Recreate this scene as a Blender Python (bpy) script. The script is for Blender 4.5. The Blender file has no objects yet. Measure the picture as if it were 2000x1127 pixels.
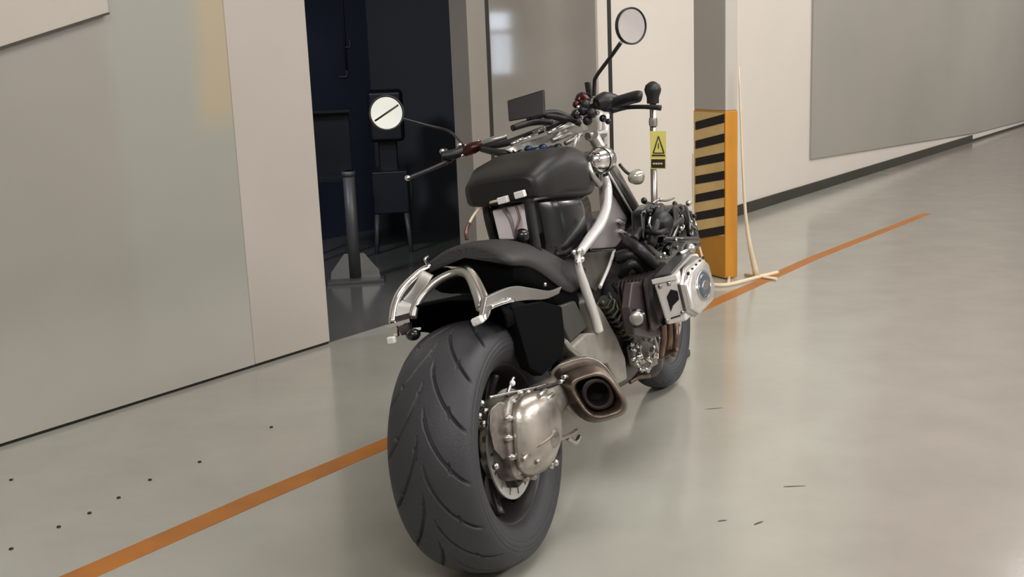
import bpy, bmesh, math, random
from mathutils import Vector, Matrix
random.seed(4)
D = bpy.data
COL = bpy.context.scene.collection
PI = math.pi
SC = bpy.context.scene

# ------------------------------------------------------------------ camera
FOC, PITCH, ROLL, EYE = 2211.0, math.radians(11.95), math.atan(.04), 1.35
CP = Vector((0, 0, EYE))
cF = Vector((0, math.cos(PITCH), -math.sin(PITCH)))
_r = Vector((1, 0, 0)); _u = Vector((0, math.sin(PITCH), math.cos(PITCH)))
cR = _r * math.cos(ROLL) - _u * math.sin(ROLL)
cU = _r * math.sin(ROLL) + _u * math.cos(ROLL)
cam = D.cameras.new('camera'); cam.sensor_width = 36; cam.lens = 36 * FOC / 2000; cam.clip_start = .02
co = D.objects.new('camera', cam); COL.objects.link(co)
m = Matrix.Identity(4)
for i in range(3):
    m[i][0] = cR[i]; m[i][1] = cU[i]; m[i][2] = -cF[i]; m[i][3] = CP[i]
co.matrix_world = m
SC.camera = co
SC.view_settings.view_transform = 'Standard'; SC.view_settings.look = 'None'
SC.view_settings.gamma = 1; SC.view_settings.use_curve_mapping = False
SC.view_settings.exposure = 0.40

# measuring helpers: where a line of sight meets the floor, or a plane standing in the room
def ray(x, y): return cF * FOC + cR * (x - 1000) - cU * (y - 563.5)
def gnd(x, y, z=0.0):
    d = ray(x, y); return CP + d * ((z - EYE) / d.z)
def onplane(x, y, p0, n):
    d = ray(x, y); return CP + d * ((p0 - CP).dot(n) / d.dot(n))

# wall frame: a = along the wall (to the right), o = beyond the wall face, z = up
WA = Vector((.60319, .79760, 0)); WN = Vector((-.79760, .60319, 0)); WO = Vector((-.8813, 5.2616, 0))
def W(a, o, z): return WO + WA * a + WN * o + Vector((0, 0, z))
def wall_az(x, y, o=0.0):
    p = onplane(x, y, W(0, o, 0), WN) - WO
    return p.dot(WA), p.z

# ------------------------------------------------------------------ world and lights
w = D.worlds.new('world'); SC.world = w; w.use_nodes = True
w.node_tree.nodes['Background'].inputs[0].default_value = (1, .96, .9, 1)
w.node_tree.nodes['Background'].inputs[1].default_value = .35

def area(name, p, tgt, sx, sy, power, col=(1, .97, .94)):
    l = D.lights.new(name, 'AREA'); l.shape = 'RECTANGLE'; l.size = sx; l.size_y = sy; l.energy = power; l.color = col
    o = D.objects.new(name, l); COL.objects.link(o); o.location = p
    o.rotation_euler = (Vector(tgt) - Vector(p)).to_track_quat('-Z', 'Y').to_euler()
    return o
# rows of tube lamps under the workshop ceiling, then an added rear wall wash
area('overhead_light', W(5.5, -2.4, 3.9), W(5.0, -1.0, .2), 4.0, 1.2, 64)
area('overhead_light', W(.5, -3.0, 3.9), W(.5, -2.4, 0), 4.0, 1.2, 75)
area('overhead_light', W(-4.5, -4.0, 3.9), W(.6, -1.6, .4), 3.0, 1.2, 125)
area('overhead_light', W(7.0, -6.8, 3.9), W(6, -5, 0), 4.0, 1.4, 60)
area('overhead_light', W(.5, -7.0, 3.9), W(.5, -3.5, 0), 5.0, 1.4, 250)
area('overhead_light', W(11.5, -3.5, 3.9), W(11, -1.2, 0), 3.0, 1.2, 160)
area('overhead_light', W(2, -7.8, 3.9), W(1.5, -9, 1.8), 4.0, .8, 32)  # added wash on the rear wall, brightens what the mirrors reflect
# weak bluish fill light, added to lift the dark side room
srl = area('side_room_fill', W(-1.3, .9, 2.65), W(.6, 2.3, .9), .6, .6, 25.0, (.84, .90, 1.0)); srl.data.spread = 1.9

# ------------------------------------------------------------------ materials
def mat(name, base, rough=.5, metal=0.0, coat=0.0, vary=.12, scale=8.0, bump=0.0, bscale=60.0, spec=.5, emit=None, alt=None, rvary=0.0, coords='Object'):
    mt = D.materials.new(name); mt.use_nodes = True
    nt = mt.node_tree; N = nt.nodes; L = nt.links
    b = N['Principled BSDF']
    b.inputs['Roughness'].default_value = rough; b.inputs['Metallic'].default_value = metal
    b.inputs['Coat Weight'].default_value = coat; b.inputs['Coat Roughness'].default_value = .06
    b.inputs['Specular IOR Level'].default_value = spec
    tc = N.new('ShaderNodeTexCoord')
    nz = N.new('ShaderNodeTexNoise'); nz.inputs['Scale'].default_value = scale; nz.inputs['Detail'].default_value = 5
    L.new(tc.outputs[coords], nz.inputs['Vector'])
    cr = N.new('ShaderNodeValToRGB'); cr.color_ramp.elements[0].position = .32; cr.color_ramp.elements[1].position = .68
    a = alt if alt else tuple(c * (1 - vary) for c in base)
    cr.color_ramp.elements[0].color = (*a, 1); cr.color_ramp.elements[1].color = (*base, 1)
    L.new(nz.outputs['Fac'], cr.inputs['Fac']); L.new(cr.outputs['Color'], b.inputs['Base Color'])
    if rvary:
        mr = N.new('ShaderNodeMapRange'); mr.inputs[3].default_value = rough - rvary; mr.inputs[4].default_value = rough + rvary
        L.new(nz.outputs['Fac'], mr.inputs[0]); L.new(mr.outputs[0], b.inputs['Roughness'])
    if bump:
        n2 = N.new('ShaderNodeTexNoise'); n2.inputs['Scale'].default_value = bscale; n2.inputs['Detail'].default_value = 4
        L.new(tc.outputs[coords], n2.inputs['Vector'])
        bp = N.new('ShaderNodeBump'); bp.inputs['Strength'].default_value = bump; bp.inputs['Distance'].default_value = .004
        L.new(n2.outputs['Fac'], bp.inputs['Height']); L.new(bp.outputs['Normal'], b.inputs['Normal'])
    if emit:
        b.inputs['Emission Color'].default_value = (*emit[0], 1); b.inputs['Emission Strength'].default_value = emit[1]
    return mt

M = dict(
 rubber=mat('tyre rubber', (.036, .037, .042), .55, vary=.2, bump=.25, bscale=180),
 rim=mat('dark rim paint', (.02, .018, .017), .4),
 blk=mat('black gloss paint', (.004, .005, .0055), .22, coat=.25),
 blkm=mat('black satin plastic', (.011, .011, .0115), .45, bump=.1),
 blkb=mat('dull black plastic', (.003, .0035, .004), .7, spec=.04),
 polestl=mat('dull chromed steel', (.34, .31, .29), .25, 1),
 discm=mat('brake disc steel', (.5, .49, .47), .35, .4, scale=30),
 headalu=mat('bright satin aluminium', (.86, .83, .80), .28, .12, scale=14, coat=.5),
 polish=mat('polished aluminium', (.78, .75, .72), .24, .55, scale=14, coat=.3),
 blkt=mat('black tank paint', (.014, .0135, .013), .42, vary=.2, spec=.35),
 leather=mat('seat leather', (.020, .0195, .019), .55, bump=.25, bscale=220),
 chrome=mat('bright chrome', (.86, .84, .82), .14, 1, scale=14, rvary=.05),
 steel=mat('brushed steel', (.55, .54, .52), .3, 1, bump=.1),
 satin=mat('satin silver', (.46, .45, .42), .36, .85, vary=.2, bump=.1),
 silver=mat('silver frame paint', (.80, .77, .75), .25, .25, coat=.5),
 mauve=mat('pale pink grey panel', (.46, .41, .41), .4, .3, vary=.12),
 beige=mat('dusty grey aluminium', (.36, .33, .29), .5, .35, vary=.25, scale=16, bump=.3),
 cast=mat('stained cast aluminium', (.40, .37, .33), .42, .65, alt=(.09, .075, .065), scale=15, bump=.6, bscale=45),
 castl=mat('polished cast aluminium', (.60, .56, .51), .30, .8, alt=(.28, .245, .215), scale=9, bump=.25, bscale=40),
 burnt=mat('burnt exhaust steel', (.27, .22, .17), .38, .85, alt=(.09, .065, .055), scale=12, bump=.3),
 soot=mat('exhaust soot', (.004, .003, .003), .8),
 copper=mat('heat browned steel', (.30, .17, .12), .4, .8, alt=(.10, .07, .06), scale=20),
 darkb=mat('dark brown engine metal', (.065, .052, .05), .42, .5, alt=(.03, .025, .025), scale=20, bump=.3),
 red=mat('dark red anodised metal', (.055, .014, .012), .25, .5),
 blue=mat('deep blue anodised metal', (.02, .045, .10), .22, .6, scale=20),
 green=mat('olive hose', (.10, .10, .07), .35, .5, alt=(.05, .05, .04), scale=30),
 whitep=mat('white plastic', (.86, .84, .80), .35),
 glassy=mat('mirror glass', (.93, .92, .93), .03, 1),
 lens=mat('indicator lens', (.42, .42, .34), .12, .3, coat=.8),
 screen=mat('dark display glass', (.016, .014, .015), .35, spec=.3),
 badge=mat('blue grey badge', (.12, .16, .22), .22, .6, scale=40),
 orange=mat('orange tape', (.46, .17, .03), .5, vary=.2, scale=6, alt=(.36, .14, .035), spec=.3),
 corange=mat('orange column paint', (.64, .28, .03), .45, vary=.15, scale=5),
 cmust=mat('mustard column paint', (.86, .60, .26), .5, vary=.15, scale=8),
 cstripe=mat('dark brown stripe paint', (.010, .006, .006), .5),
 cgrey=mat('grey column paint', (.50, .47, .425), .55, vary=.05, scale=2),
 cream=mat('cream painted metal', (.80, .68, .48), .4),
 yellow=mat('yellow sticker', (.68, .60, .16), .4, vary=.08),
 wwall=mat('warm white wall paint', (.74, .685, .615), .6, vary=.04, scale=1.2, bump=.05, bscale=8),
 door=mat('pale sliding door paint', (.465, .423, .377), .45, vary=.07, scale=1.4, bump=.04, bscale=5),
 board=mat('pale board', (.46, .42, .37), .4, vary=.05, scale=2),
 gdoor=mat('glossy grey door', (.245, .23, .205), .06, alt=(.19, .175, .15), scale=1.3, coat=.3),
 jamb=mat('door jamb paint', (.26, .235, .205), .45, vary=.15, scale=2),
 joint=mat('black joint strip', (.012, .011, .01), .6),
 base=mat('dark olive baseboard', (.04, .036, .026), .55, vary=.2, scale=3),
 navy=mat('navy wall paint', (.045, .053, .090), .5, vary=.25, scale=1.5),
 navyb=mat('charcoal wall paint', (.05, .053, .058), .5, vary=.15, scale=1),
 dkmach=mat('dark machine paint', (.006, .008, .014), .35),
 dkgrey=mat('dull grey metal', (.10, .10, .10), .45, .3),
 ceil=mat('ceiling paint', (.6, .58, .55), .8),
 room=mat('room wall paint', (.84, .81, .80), .7, vary=.1, scale=1),
 window=mat('window daylight', (.7, .8, .9), .3, emit=((.75, .86, 1.0), 6.0)),
)

# ------------------------------------------------------------------ mesh building
class MB:
    def __init__(s): s.v = []; s.f = []; s.sm = []
    def add(s, vs, fs, smooth=False):
        n = len(s.v); s.v += [tuple(v) for v in vs]; s.f += [tuple(i + n for i in f) for f in fs]; s.sm += [smooth] * len(fs)
        return s
    def hexa(s, p):      # 8 points: bottom 0-3, top 4-7
        return s.add(p, [(3, 2, 1, 0), (4, 5, 6, 7), (0, 1, 5, 4), (1, 2, 6, 5), (2, 3, 7, 6), (3, 0, 4, 7)])
    def box(s, c, d, rot=None):
        R = rot.to_matrix() if rot else Matrix.Identity(3)
        c = Vector(c); h = Vector(d) / 2
        return s.hexa([c + R @ Vector((x * h.x, y * h.y, z * h.z)) for z in (-1, 1) for x, y in ((-1, -1), (1, -1), (1, 1), (-1, 1))])
    def prism(s, poly, off):
        n = len(poly); off = Vector(off); a = [Vector(p) for p in poly]; b = [p + off for p in a]
        return s.add(a + b, [tuple(range(n))[::-1], tuple(range(n, 2 * n))] + [(i, (i + 1) % n, n + (i + 1) % n, n + i) for i in range(n)])
    def loft(s, rings, closed=False, caps=True, smooth=True):
        n = len(rings[0]); vs = [v for r in rings for v in r]; fs = []
        k = len(rings)
        for j in range(k if closed else k - 1):
            a = j * n; b = ((j + 1) % k) * n
            fs += [(a + i, a + (i + 1) % n, b + (i + 1) % n, b + i) for i in range(n)]
        s.add(vs, fs, smooth)
        if caps and not closed:
            q = len(s.v) - len(vs)
            s.f += [tuple(q + i for i in range(n))[::-1], tuple(q + (k - 1) * n + i for i in range(n))]; s.sm += [False, False]
        return s
    def tube(s, pts, r, n=10, smooth_path=True, closed=False, flat=1.0):
        P = [Vector(p) for p in pts]
        rr = r if isinstance(r, (list, tuple)) else [r] * len(P)
        if smooth_path and len(P) > 2: P, rr = catmull(P, rr, closed)
        T = []
        for i in range(len(P)):
            a = P[(i - 1) % len(P)] if (closed or i) else P[i]
            b = P[(i + 1) % len(P)] if (closed or i < len(P) - 1) else P[i]
            T.append((b - a).normalized())
        nrm = T[0].orthogonal().normalized(); rings = []
        for i, p in enumerate(P):
            nrm = (nrm - T[i] * nrm.dot(T[i])); nrm = nrm.normalized() if nrm.length > 1e-6 else T[i].orthogonal().normalized()
            bn = T[i].cross(nrm)
            rings.append([p + (nrm * math.cos(t) + bn * math.sin(t) * flat) * rr[i] for t in [2 * PI * j / n for j in range(n)]])
        return s.loft(rings, closed)
    def lathe(s, prof, o, ax, n=32, a0=0, a1=2 * PI, ref=None, smooth=True):   # prof: (distance along axis, radius)
        o = Vector(o); ax = Vector(ax).normalized(); x = Vector(ref).normalized() if ref else ax.orthogonal().normalized(); y = ax.cross(x)
        full = abs(a1 - a0 - 2 * PI) < 1e-6; k = n if full else n + 1
        rings = [[o + ax * t + (x * math.cos(q) + y * math.sin(q)) * r for t, r in prof] for q in [a0 + (a1 - a0) * j / n for j in range(k)]]
        m_ = len(prof); vs = [v for r in rings for v in r]; fs = []
        for j in range(n):
            a = j * m_; b = ((j + 1) % k) * m_
            fs += [(a + i, a + i + 1, b + i + 1, b + i) for i in range(m_ - 1)]
        return s.add(vs, fs, smooth)
    def ball(s, c, r, n=12, sq=(1, 1, 1)):
        c = Vector(c); prof = [(-math.cos(PI * i / 8), max(1e-4, math.sin(PI * i / 8))) for i in range(9)]
        vs = []; fs = []
        for j in range(n):
            for t, q in prof: vs.append(c + Vector((q * math.cos(2 * PI * j / n) * r * sq[0], q * math.sin(2 * PI * j / n) * r * sq[1], t * r * sq[2])))
        for j in range(n):
            a = j * 9; b = ((j + 1) % n) * 9
            fs += [(a + i, b + i, b + i + 1, a + i + 1) for i in range(8)]
        return s.add(vs, fs, True)
    def build(s, name, m_, parent=None, bevel=0, seg=2, solid=0, fix=True, sub=0):
        me = D.meshes.new(name); me.from_pydata(s.v, [], s.f); me.polygons.foreach_set('use_smooth', s.sm)
        me.materials.append(M[m_] if isinstance(m_, str) else m_)
        if fix:
            b = bmesh.new(); b.from_mesh(me); bmesh.ops.remove_doubles(b, verts=b.verts, dist=1e-5); bmesh.ops.recalc_face_normals(b, faces=b.faces); b.to_mesh(me); b.free()
        me.update(); o = D.objects.new(name, me); COL.objects.link(o)
        if parent: o.parent = parent
        if solid:
            q = o.modifiers.new('thickness', 'SOLIDIFY'); q.thickness = solid; q.offset = 0
        if bevel:
            q = o.modifiers.new('bevel', 'BEVEL'); q.width = bevel; q.segments = seg; q.limit_method = 'ANGLE'; q.angle_limit = math.radians(40)
            for p in me.polygons: p.use_smooth = True
            q.harden_normals = True
        if sub:
            q = o.modifiers.new('sub', 'SUBSURF'); q.levels = sub; q.render_levels = sub
        return o

def catmull(P, R, closed=False, k=5):
    n = len(P); oP = []; oR = []
    for i in range(n if closed else n - 1):
        def g(j): return (j % n) if closed else min(max(j, 0), n - 1)
        p0, p1, p2, p3 = (P[g(i + d)] for d in (-1, 0, 1, 2))
        for q in range(k):
            t = q / k
            oP.append(.5 * ((2 * p1) + (p2 - p0) * t + (2 * p0 - 5 * p1 + 4 * p2 - p3) * t * t + (3 * p1 - p0 - 3 * p2 + p3) * t ** 3))
            oR.append(R[g(i)] * (1 - t) + R[g(i + 1)] * t)
    if not closed: oP.append(P[-1]); oR.append(R[-1])
    return oP, oR
def tag(o, label=None, cat=None, group=None, kind=None):
    if label: o['label'] = label
    if cat: o['category'] = cat
    if group: o['group'] = group
    if kind: o['kind'] = kind
    return o
def empty(name, loc=(0, 0, 0), rz=0.0):
    o = D.objects.new(name, None); COL.objects.link(o); o.location = loc; o.rotation_euler.z = rz; o.empty_display_size = .1
    return o
def wbox(a0, a1, o0, o1, z0, z1, mb=None):
    mb = mb or MB()
    return mb.hexa([W(a, o, z) for z in (z0, z1) for a, o in ((a0, o0), (a1, o0), (a1, o1), (a0, o1))])
def struct(mb, name, m_, **k): return tag(mb.build(name, m_, **k), kind='structure')

# ================================================================== the room
# floor: pale green-grey glossy epoxy, with duller pinkish zone to the right
def floor_material():
    mt = D.materials.new('epoxy floor'); mt.use_nodes = True; nt = mt.node_tree; N = nt.nodes; L = nt.links
    b = N['Principled BSDF']
    tc = N.new('ShaderNodeTexCoord')
    def noise(sc, det=4, rough=.5):
        n = N.new('ShaderNodeTexNoise'); n.inputs['Scale'].default_value = sc; n.inputs['Detail'].default_value = det; n.inputs['Roughness'].default_value = rough
        L.new(tc.outputs['Object'], n.inputs['Vector']); return n
    n1 = noise(.9); n2 = noise(3.5, 6, .6); n3 = noise(28, 5, .65)
    r1 = N.new('ShaderNodeValToRGB'); r1.color_ramp.elements[0].position = .35; r1.color_ramp.elements[1].position = .65
    r1.color_ramp.elements[0].color = (.37, .355, .31, 1); r1.color_ramp.elements[1].color = (.395, .395, .345, 1)
    L.new(n1.outputs['Fac'], r1.inputs['Fac'])
    # pinker zone: to the right of a line through the floor
    sx = N.new('ShaderNodeSeparateXYZ'); L.new(tc.outputs['Object'], sx.inputs[0])
    g0, g1 = gnd(1625, 1127), gnd(1720, 520)
    k = (g1.x - g0.x) / (g1.y - g0.y)
    m1 = N.new('ShaderNodeMath'); m1.operation = 'MULTIPLY_ADD'; L.new(sx.outputs['Y'], m1.inputs[0]); m1.inputs[1].default_value = -k; m1.inputs[2].default_value = -(g0.x - k * g0.y)
    m2 = N.new('ShaderNodeMath'); m2.operation = 'ADD'; L.new(sx.outputs['X'], m2.inputs[0]); L.new(m1.outputs[0], m2.inputs[1])
    m3 = N.new('ShaderNodeMath'); m3.operation = 'MULTIPLY_ADD'; L.new(n1.outputs['Fac'], m3.inputs[0]); m3.inputs[1].default_value = .6; L.new(m2.outputs[0], m3.inputs[2])
    mr = N.new('ShaderNodeMapRange'); mr.inputs[1].default_value = .22; mr.inputs[2].default_value = .42; L.new(m3.outputs[0], mr.inputs[0])
    mx = N.new('ShaderNodeMix'); mx.data_type = 'RGBA'; L.new(mr.outputs[0], mx.inputs[0]); L.new(r1.outputs[0], mx.inputs[6]); mx.inputs[7].default_value = (.345, .315, .28, 1)
    r2 = N.new('ShaderNodeMapRange'); r2.inputs[1].default_value = .3; r2.inputs[2].default_value = .75; r2.inputs[3].default_value = .93; r2.inputs[4].default_value = 1.05
    L.new(n2.outputs['Fac'], r2.inputs[0])
    mul = N.new('ShaderNodeVectorMath'); mul.operation = 'SCALE'; L.new(mx.outputs[2], mul.inputs[0]); L.new(r2.outputs[0], mul.inputs['Scale'])
    L.new(mul.outputs[0], b.inputs['Base Color'])
    rr = N.new('ShaderNodeMapRange'); rr.inputs[3].default_value = .10; rr.inputs[4].default_value = .22; L.new(n2.outputs['Fac'], rr.inputs[0]); L.new(rr.outputs[0], b.inputs['Roughness'])
    b.inputs['Specular IOR Level'].default_value = .6
    bp = N.new('ShaderNodeBump'); bp.inputs['Strength'].default_value = .03; bp.inputs['Distance'].default_value = .01
    L.new(n3.outputs['Fac'], bp.inputs['Height']); L.new(bp.outputs[0], b.inputs['Normal'])
    return mt
M['floor'] = floor_material()
floor = struct(wbox(-8, 16, -9, 3.2, -.1, 0), 'floor', 'floor')
struct(wbox(-8, 16, -9, 3.2, 4.0, 4.1), 'ceiling', 'ceil')
struct(wbox(-8, 16, -9.1, -9, 0, 4), 'wall_rear', 'room')
struct(wbox(-8.1, -8, -9, 3.2, 0, 4), 'wall_left', 'room')
struct(wbox(16, 16.1, -9, 3.2, 0, 4), 'wall_right', 'room')
# front wall, left of the opening: greyer fixed panel then the pale sliding leaf
def left_wall_material():
    mt = mat('grey panel paint', (.325, .306, .275), .4, vary=.08, scale=1.1)
    nt = mt.node_tree; N = nt.nodes; L = nt.links; b = N['Principled BSDF']
    src = b.inputs['Base Color'].links[0].from_socket
    tc = N.new('ShaderNodeTexCoord'); n = N.new('ShaderNodeTexNoise'); n.inputs['Scale'].default_value = 1.6; L.new(tc.outputs['Object'], n.inputs['Vector'])
    dot = N.new('ShaderNodeVectorMath'); dot.operation = 'DOT_PRODUCT'; L.new(tc.outputs['Object'], dot.inputs[0]); dot.inputs[1].default_value = WA
    sz = N.new('ShaderNodeSeparateXYZ'); L.new(tc.outputs['Object'], sz.inputs[0])
    base = WO.dot(WA)
    def band(sock, lo, hi, so):
        r = N.new('ShaderNodeMapRange'); r.inputs[1].default_value = lo; r.inputs[2].default_value = hi; r.interpolation_type = 'SMOOTHSTEP'
        L.new(sock, r.inputs[0]); return r.outputs[0]
    def mul(a_, b_):
        q = N.new('ShaderNodeMath'); q.operation = 'MULTIPLY'; L.new(a_, q.inputs[0]); L.new(b_, q.inputs[1]); return q.outputs[0]
    def mixc(fac, a_, colr, amt):
        q = N.new('ShaderNodeMath'); q.operation = 'MULTIPLY'; L.new(fac, q.inputs[0]); q.inputs[1].default_value = amt
        x = N.new('ShaderNodeMix'); x.data_type = 'RGBA'; L.new(q.outputs[0], x.inputs[0]); L.new(a_, x.inputs[6]); x.inputs[7].default_value = (*colr, 1); return x.outputs[2]
    zn = N.new('ShaderNodeMath'); zn.operation = 'MULTIPLY_ADD'; L.new(n.outputs['Fac'], zn.inputs[0]); zn.inputs[1].default_value = .35; L.new(sz.outputs['Z'], zn.inputs[2])
    an = N.new('ShaderNodeMath'); an.operation = 'MULTIPLY_ADD'; L.new(n.outputs['Fac'], an.inputs[0]); an.inputs[1].default_value = .1; L.new(dot.outputs['Value'], an.inputs[2])
    c = mixc(band(an.outputs[0], base - 1.02, base - .92, 0), src, (.325, .333, .288), .8)       # greener strip
    c = mixc(mul(band(an.outputs[0], base - .62, base - .50, 0), band(zn.outputs[0], 1.2, 1.42, 0)), c, (.43, .345, .22), .75)   # yellowed corner
    low = N.new('ShaderNodeMapRange'); low.inputs[1].default_value = .75; low.inputs[2].default_value = .25; low.interpolation_type = 'SMOOTHSTEP'; L.new(zn.outputs[0], low.inputs[0])
    c = mixc(low.outputs[0], c, (.46, .435, .39), .8)      # paler towards the base
    L.new(c, b.inputs['Base Color']); return mt
M['lwall'] = left_wall_material()
struct(wbox(-8, -.462, .004, .08, .014, 4), 'wall_front', 'lwall')
struct(wbox(-8, 0, .012, .075, 0, .014), 'baseboard_left', 'joint')
dl = struct(wbox(-.462, .0, 0, .055, .014, 2.6), 'door_1', 'door', bevel=.004)
# jamb, joints, glossy leaf
struct(wbox(1.155, 1.318, -.004, .12, 0, 2.6), 'trim_1', 'jamb', bevel=.004)
struct(wbox(1.312, 1.345, -.005, .12, 0, 2.6), 'trim_2', 'joint')
struct(wbox(1.342, 2.432, .004, .07, .012, 2.6), 'door_2', 'gdoor', bevel=.003)
struct(wbox(1.342, 2.432, .01, .07, 0, .012), 'baseboard_middle', 'joint')
struct(wbox(2.432, 2.555, -.012, .12, 0, 2.6), 'trim_3', 'wwall', bevel=.004)
struct(wbox(2.545, 2.590, -.0135, .12, 0, 2.6), 'trim_4', 'joint')
struct(wbox(2.578, 16, 0, .12, 0, 4), 'wall_front', 'wwall')
struct(wbox(-.462, 2.578, 0, .12, 2.6, 4), 'wall_front_top', 'wwall')
struct(wbox(2.578, 11.0, -.014, 0, 0, .085), 'baseboard_right', 'base', bevel=.004)
struct(wbox(11.0, 16, -.01, 0, 0, .03), 'baseboard_right', 'base')
# big grey sheet fixed over the right part of the wall
gs = MB().prism([W(5.86, 0, .30), W(11.2, 0, .10), W(16, 0, .05), W(16, 0, 4), W(5.86, 0, 4)], WN * -.02)
M['gsheet'] = mat('dull grey sheet', (.33, .32, .28), .42, alt=(.40, .375, .335), scale=.45, vary=.2)
tag(gs.build('wall_sheet', 'gsheet', bevel=.003), 'large dull grey sheet covering the white wall at far right', 'wall panel')
# pale board with slanting lower edge, top left
a0, z0 = wall_az(-300, 186); a1, z1 = wall_az(205, 25)
bd = empty('wall_board', W(a1, 0, z1))
def rel(mb, o):
    mb.v = [tuple(Vector(v) - o.location) for v in mb.v]; return mb
rel(MB().prism([W(a0, .004, z0), W(a1, .004, z1), W(a1, .004, 2.7), W(a0, .004, 2.7)], WN * -.03), bd).build('panel', 'board', bd, bevel=.003)
rel(MB().prism([W(a0, .004, z0 - .007), W(a1, .004, z1 - .007), W(a1, .004, z1 - .0), W(a0, .004, z0 - .0)], WN * -.034), bd).build('edge_strip', 'base', bd)
tag(bd, 'pale board with slanted dark lower edge, high on the grey wall at far left', 'board')

# dark side room behind the opening
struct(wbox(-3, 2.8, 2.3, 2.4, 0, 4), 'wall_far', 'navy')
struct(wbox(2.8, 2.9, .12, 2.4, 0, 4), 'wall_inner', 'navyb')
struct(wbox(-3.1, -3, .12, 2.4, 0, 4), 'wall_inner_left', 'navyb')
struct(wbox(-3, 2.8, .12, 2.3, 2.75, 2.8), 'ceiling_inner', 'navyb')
M['fdark'] = mat('dark room floor', (.12, .12, .112), .16, vary=.2, scale=2)  # same epoxy as outside, dimness of the room put into the colour
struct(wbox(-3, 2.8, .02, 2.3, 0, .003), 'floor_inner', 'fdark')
# window on the wall behind the camera
win = struct(wbox(12.78, 13.56, -9.0, -8.97, .9, 2.0), 'window_1', 'window')
for q in ((12.78, 13.56, 1.62, 1.70), (12.73, 12.80, .85, 2.05), (13.54, 13.61, .85, 2.05), (12.98, 13.06, .9, 1.62), (13.28, 13.34, .9, 1.62), (12.73, 13.61, .83, .91), (12.73, 13.61, 2.0, 2.07)):
    wbox(q[0], q[1], -8.98, -8.94, q[2], q[3]).build('frame_bar', 'room', win)

glow_panel = struct(wbox(-6.0, -4.0, -9.0, -8.97, 1.9, 3.5), 'mirror_glow_panel', mat('added panel glow', (.8, .82, .75), .3, emit=((.97, 1.0, .88), .60)))  # glowing panel added behind the camera to brighten the left mirror
for q in ((-6.06, -3.94, 3.47, 3.55), (-6.06, -3.94, 1.85, 1.93), (-6.06, -5.98, 1.85, 3.55), (-4.02, -3.94, 1.85, 3.55)):
    wbox(q[0], q[1], -8.98, -8.94, q[2], q[3]).build('frame_bar', 'room', glow_panel)

# ------------------------------------------------------------------ floor line, bolts, marks
tp = MB(); ctr = [(-3.6, -1.205, .044), (-2.115, -1.203, .044), (-1.5, -1.196, .045), (-.873, -1.205, .042), (.4, -1.206, .040), (1.55, -1.22, .040), (3.0, -1.20, .036), (5.04, -1.272, .030)]
for (a_, o_, g_), (b_, p_, h_) in zip(ctr, ctr[1:]):
    tp.hexa([W(a, o, z) for z in (0, .0015) for a, o in ((a_, o_ - g_), (b_, p_ - h_), (b_, p_ + h_), (a_, o_ + g_))])
tag(tp.build('floor_tape', 'orange'), 'long orange tape line running across the pale floor under the motorcycle', 'floor tape')
for i, (x, y) in enumerate([(22, 938), (115, 1030), (175, 1003), (232, 973), (293, 938), (390, 903), (530, 835), (22, 1073)]):
    b = MB().lathe([(0, .0065), (.004, .006), (.004, .0001)], (0, 0, 0), (0, 0, 1), 10).build('floor_bolt', 'joint')
    b.location = gnd(x, y)
    tag(b, 'tiny dark floor bolt, ' + ['upper of the two at the left edge of the picture', 'second from left in the slanting row of six', 'third in the slanting row, left of the middle', 'in the slanting row, just right of its middle', 'second from right in the slanting row', 'rightmost of the close slanting row beside the tape', 'standing alone, nearest the motorcycle and the doorway', 'lower of the two at the left edge of the picture'][i], 'bolt', 'floor bolts between left wall and tape')
for x, y, lx, ly, rz in [(1410, 1017, .016, .004, .2), (1480, 1022, .022, .004, .6), (1552, 950, .03, .004, 0), (1395, 798, .03, .004, .1)]:
    mb = MB(); pts = []
    for j in range(9):
        t = 2 * PI * j / 9; q = 1 + random.uniform(-.35, .35); pts.append((lx * q * math.cos(t), ly * q * math.sin(t), 0))
    o = mb.prism(pts, (0, 0, .0008)).build('scuff', 'dkgrey', floor); o.location = gnd(x, y); o.rotation_euler.z = rz

# ------------------------------------------------------------------ striped column
Fp = gnd(1417, 546); Lp = gnd(1357, 531)
e1 = (Lp - Fp); e1.z = 0; wl = e1.length; e1.normalize(); e2 = Vector((e1.y, -e1.x, 0))
if e2.y < 0: e2 = -e2
cd = .085
colm = empty('striped_column', Fp)
nL = Vector((-e2.x, -e2.y, 0))
def cbox(u0, u1, v0, v1, za, zb): 
    return MB().hexa([e1 * u_ + e2 * v_ + Vector((0, 0, z_)) for z_ in (za, zb) for u_, v_ in ((u0, v0), (u1, v0), (u1, v1), (u0, v1))])
ztop = onplane(1417, 217, Fp, nL).z
cbox(0, wl, 0, cd, ztop, 4.0).build('shaft', 'cgrey', colm, bevel=.006)
cbox(-.002, wl + .002, -.002, cd + .002, .005, ztop).build('painted_base', 'corange', colm, bevel=.006)
zb = onplane(1417, 462, Fp, nL).z
cbox(.012, wl - .002, -.0035, -.0015, zb, ztop - .01).build('mustard_band', 'cmust', colm)
yl = [246, 283, 317, 352, 388, 423, 459]; yr = [231, 269, 306, 342, 377, 413, 449]
for i in range(7):
    q = []
    for x, y in ((1358.5, yl[i] + 8), (1415, yr[i] + 8.5), (1415, yr[i] - 8.5), (1358.5, yl[i] - 8)):
        q.append(onplane(x, y, Fp + nL * .0035, nL) - Fp)
    MB().prism(q, nL * .002).build('stripe', 'cstripe', colm)
tag(colm, 'square grey column with orange base and slanted dark stripes', 'column')
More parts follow.
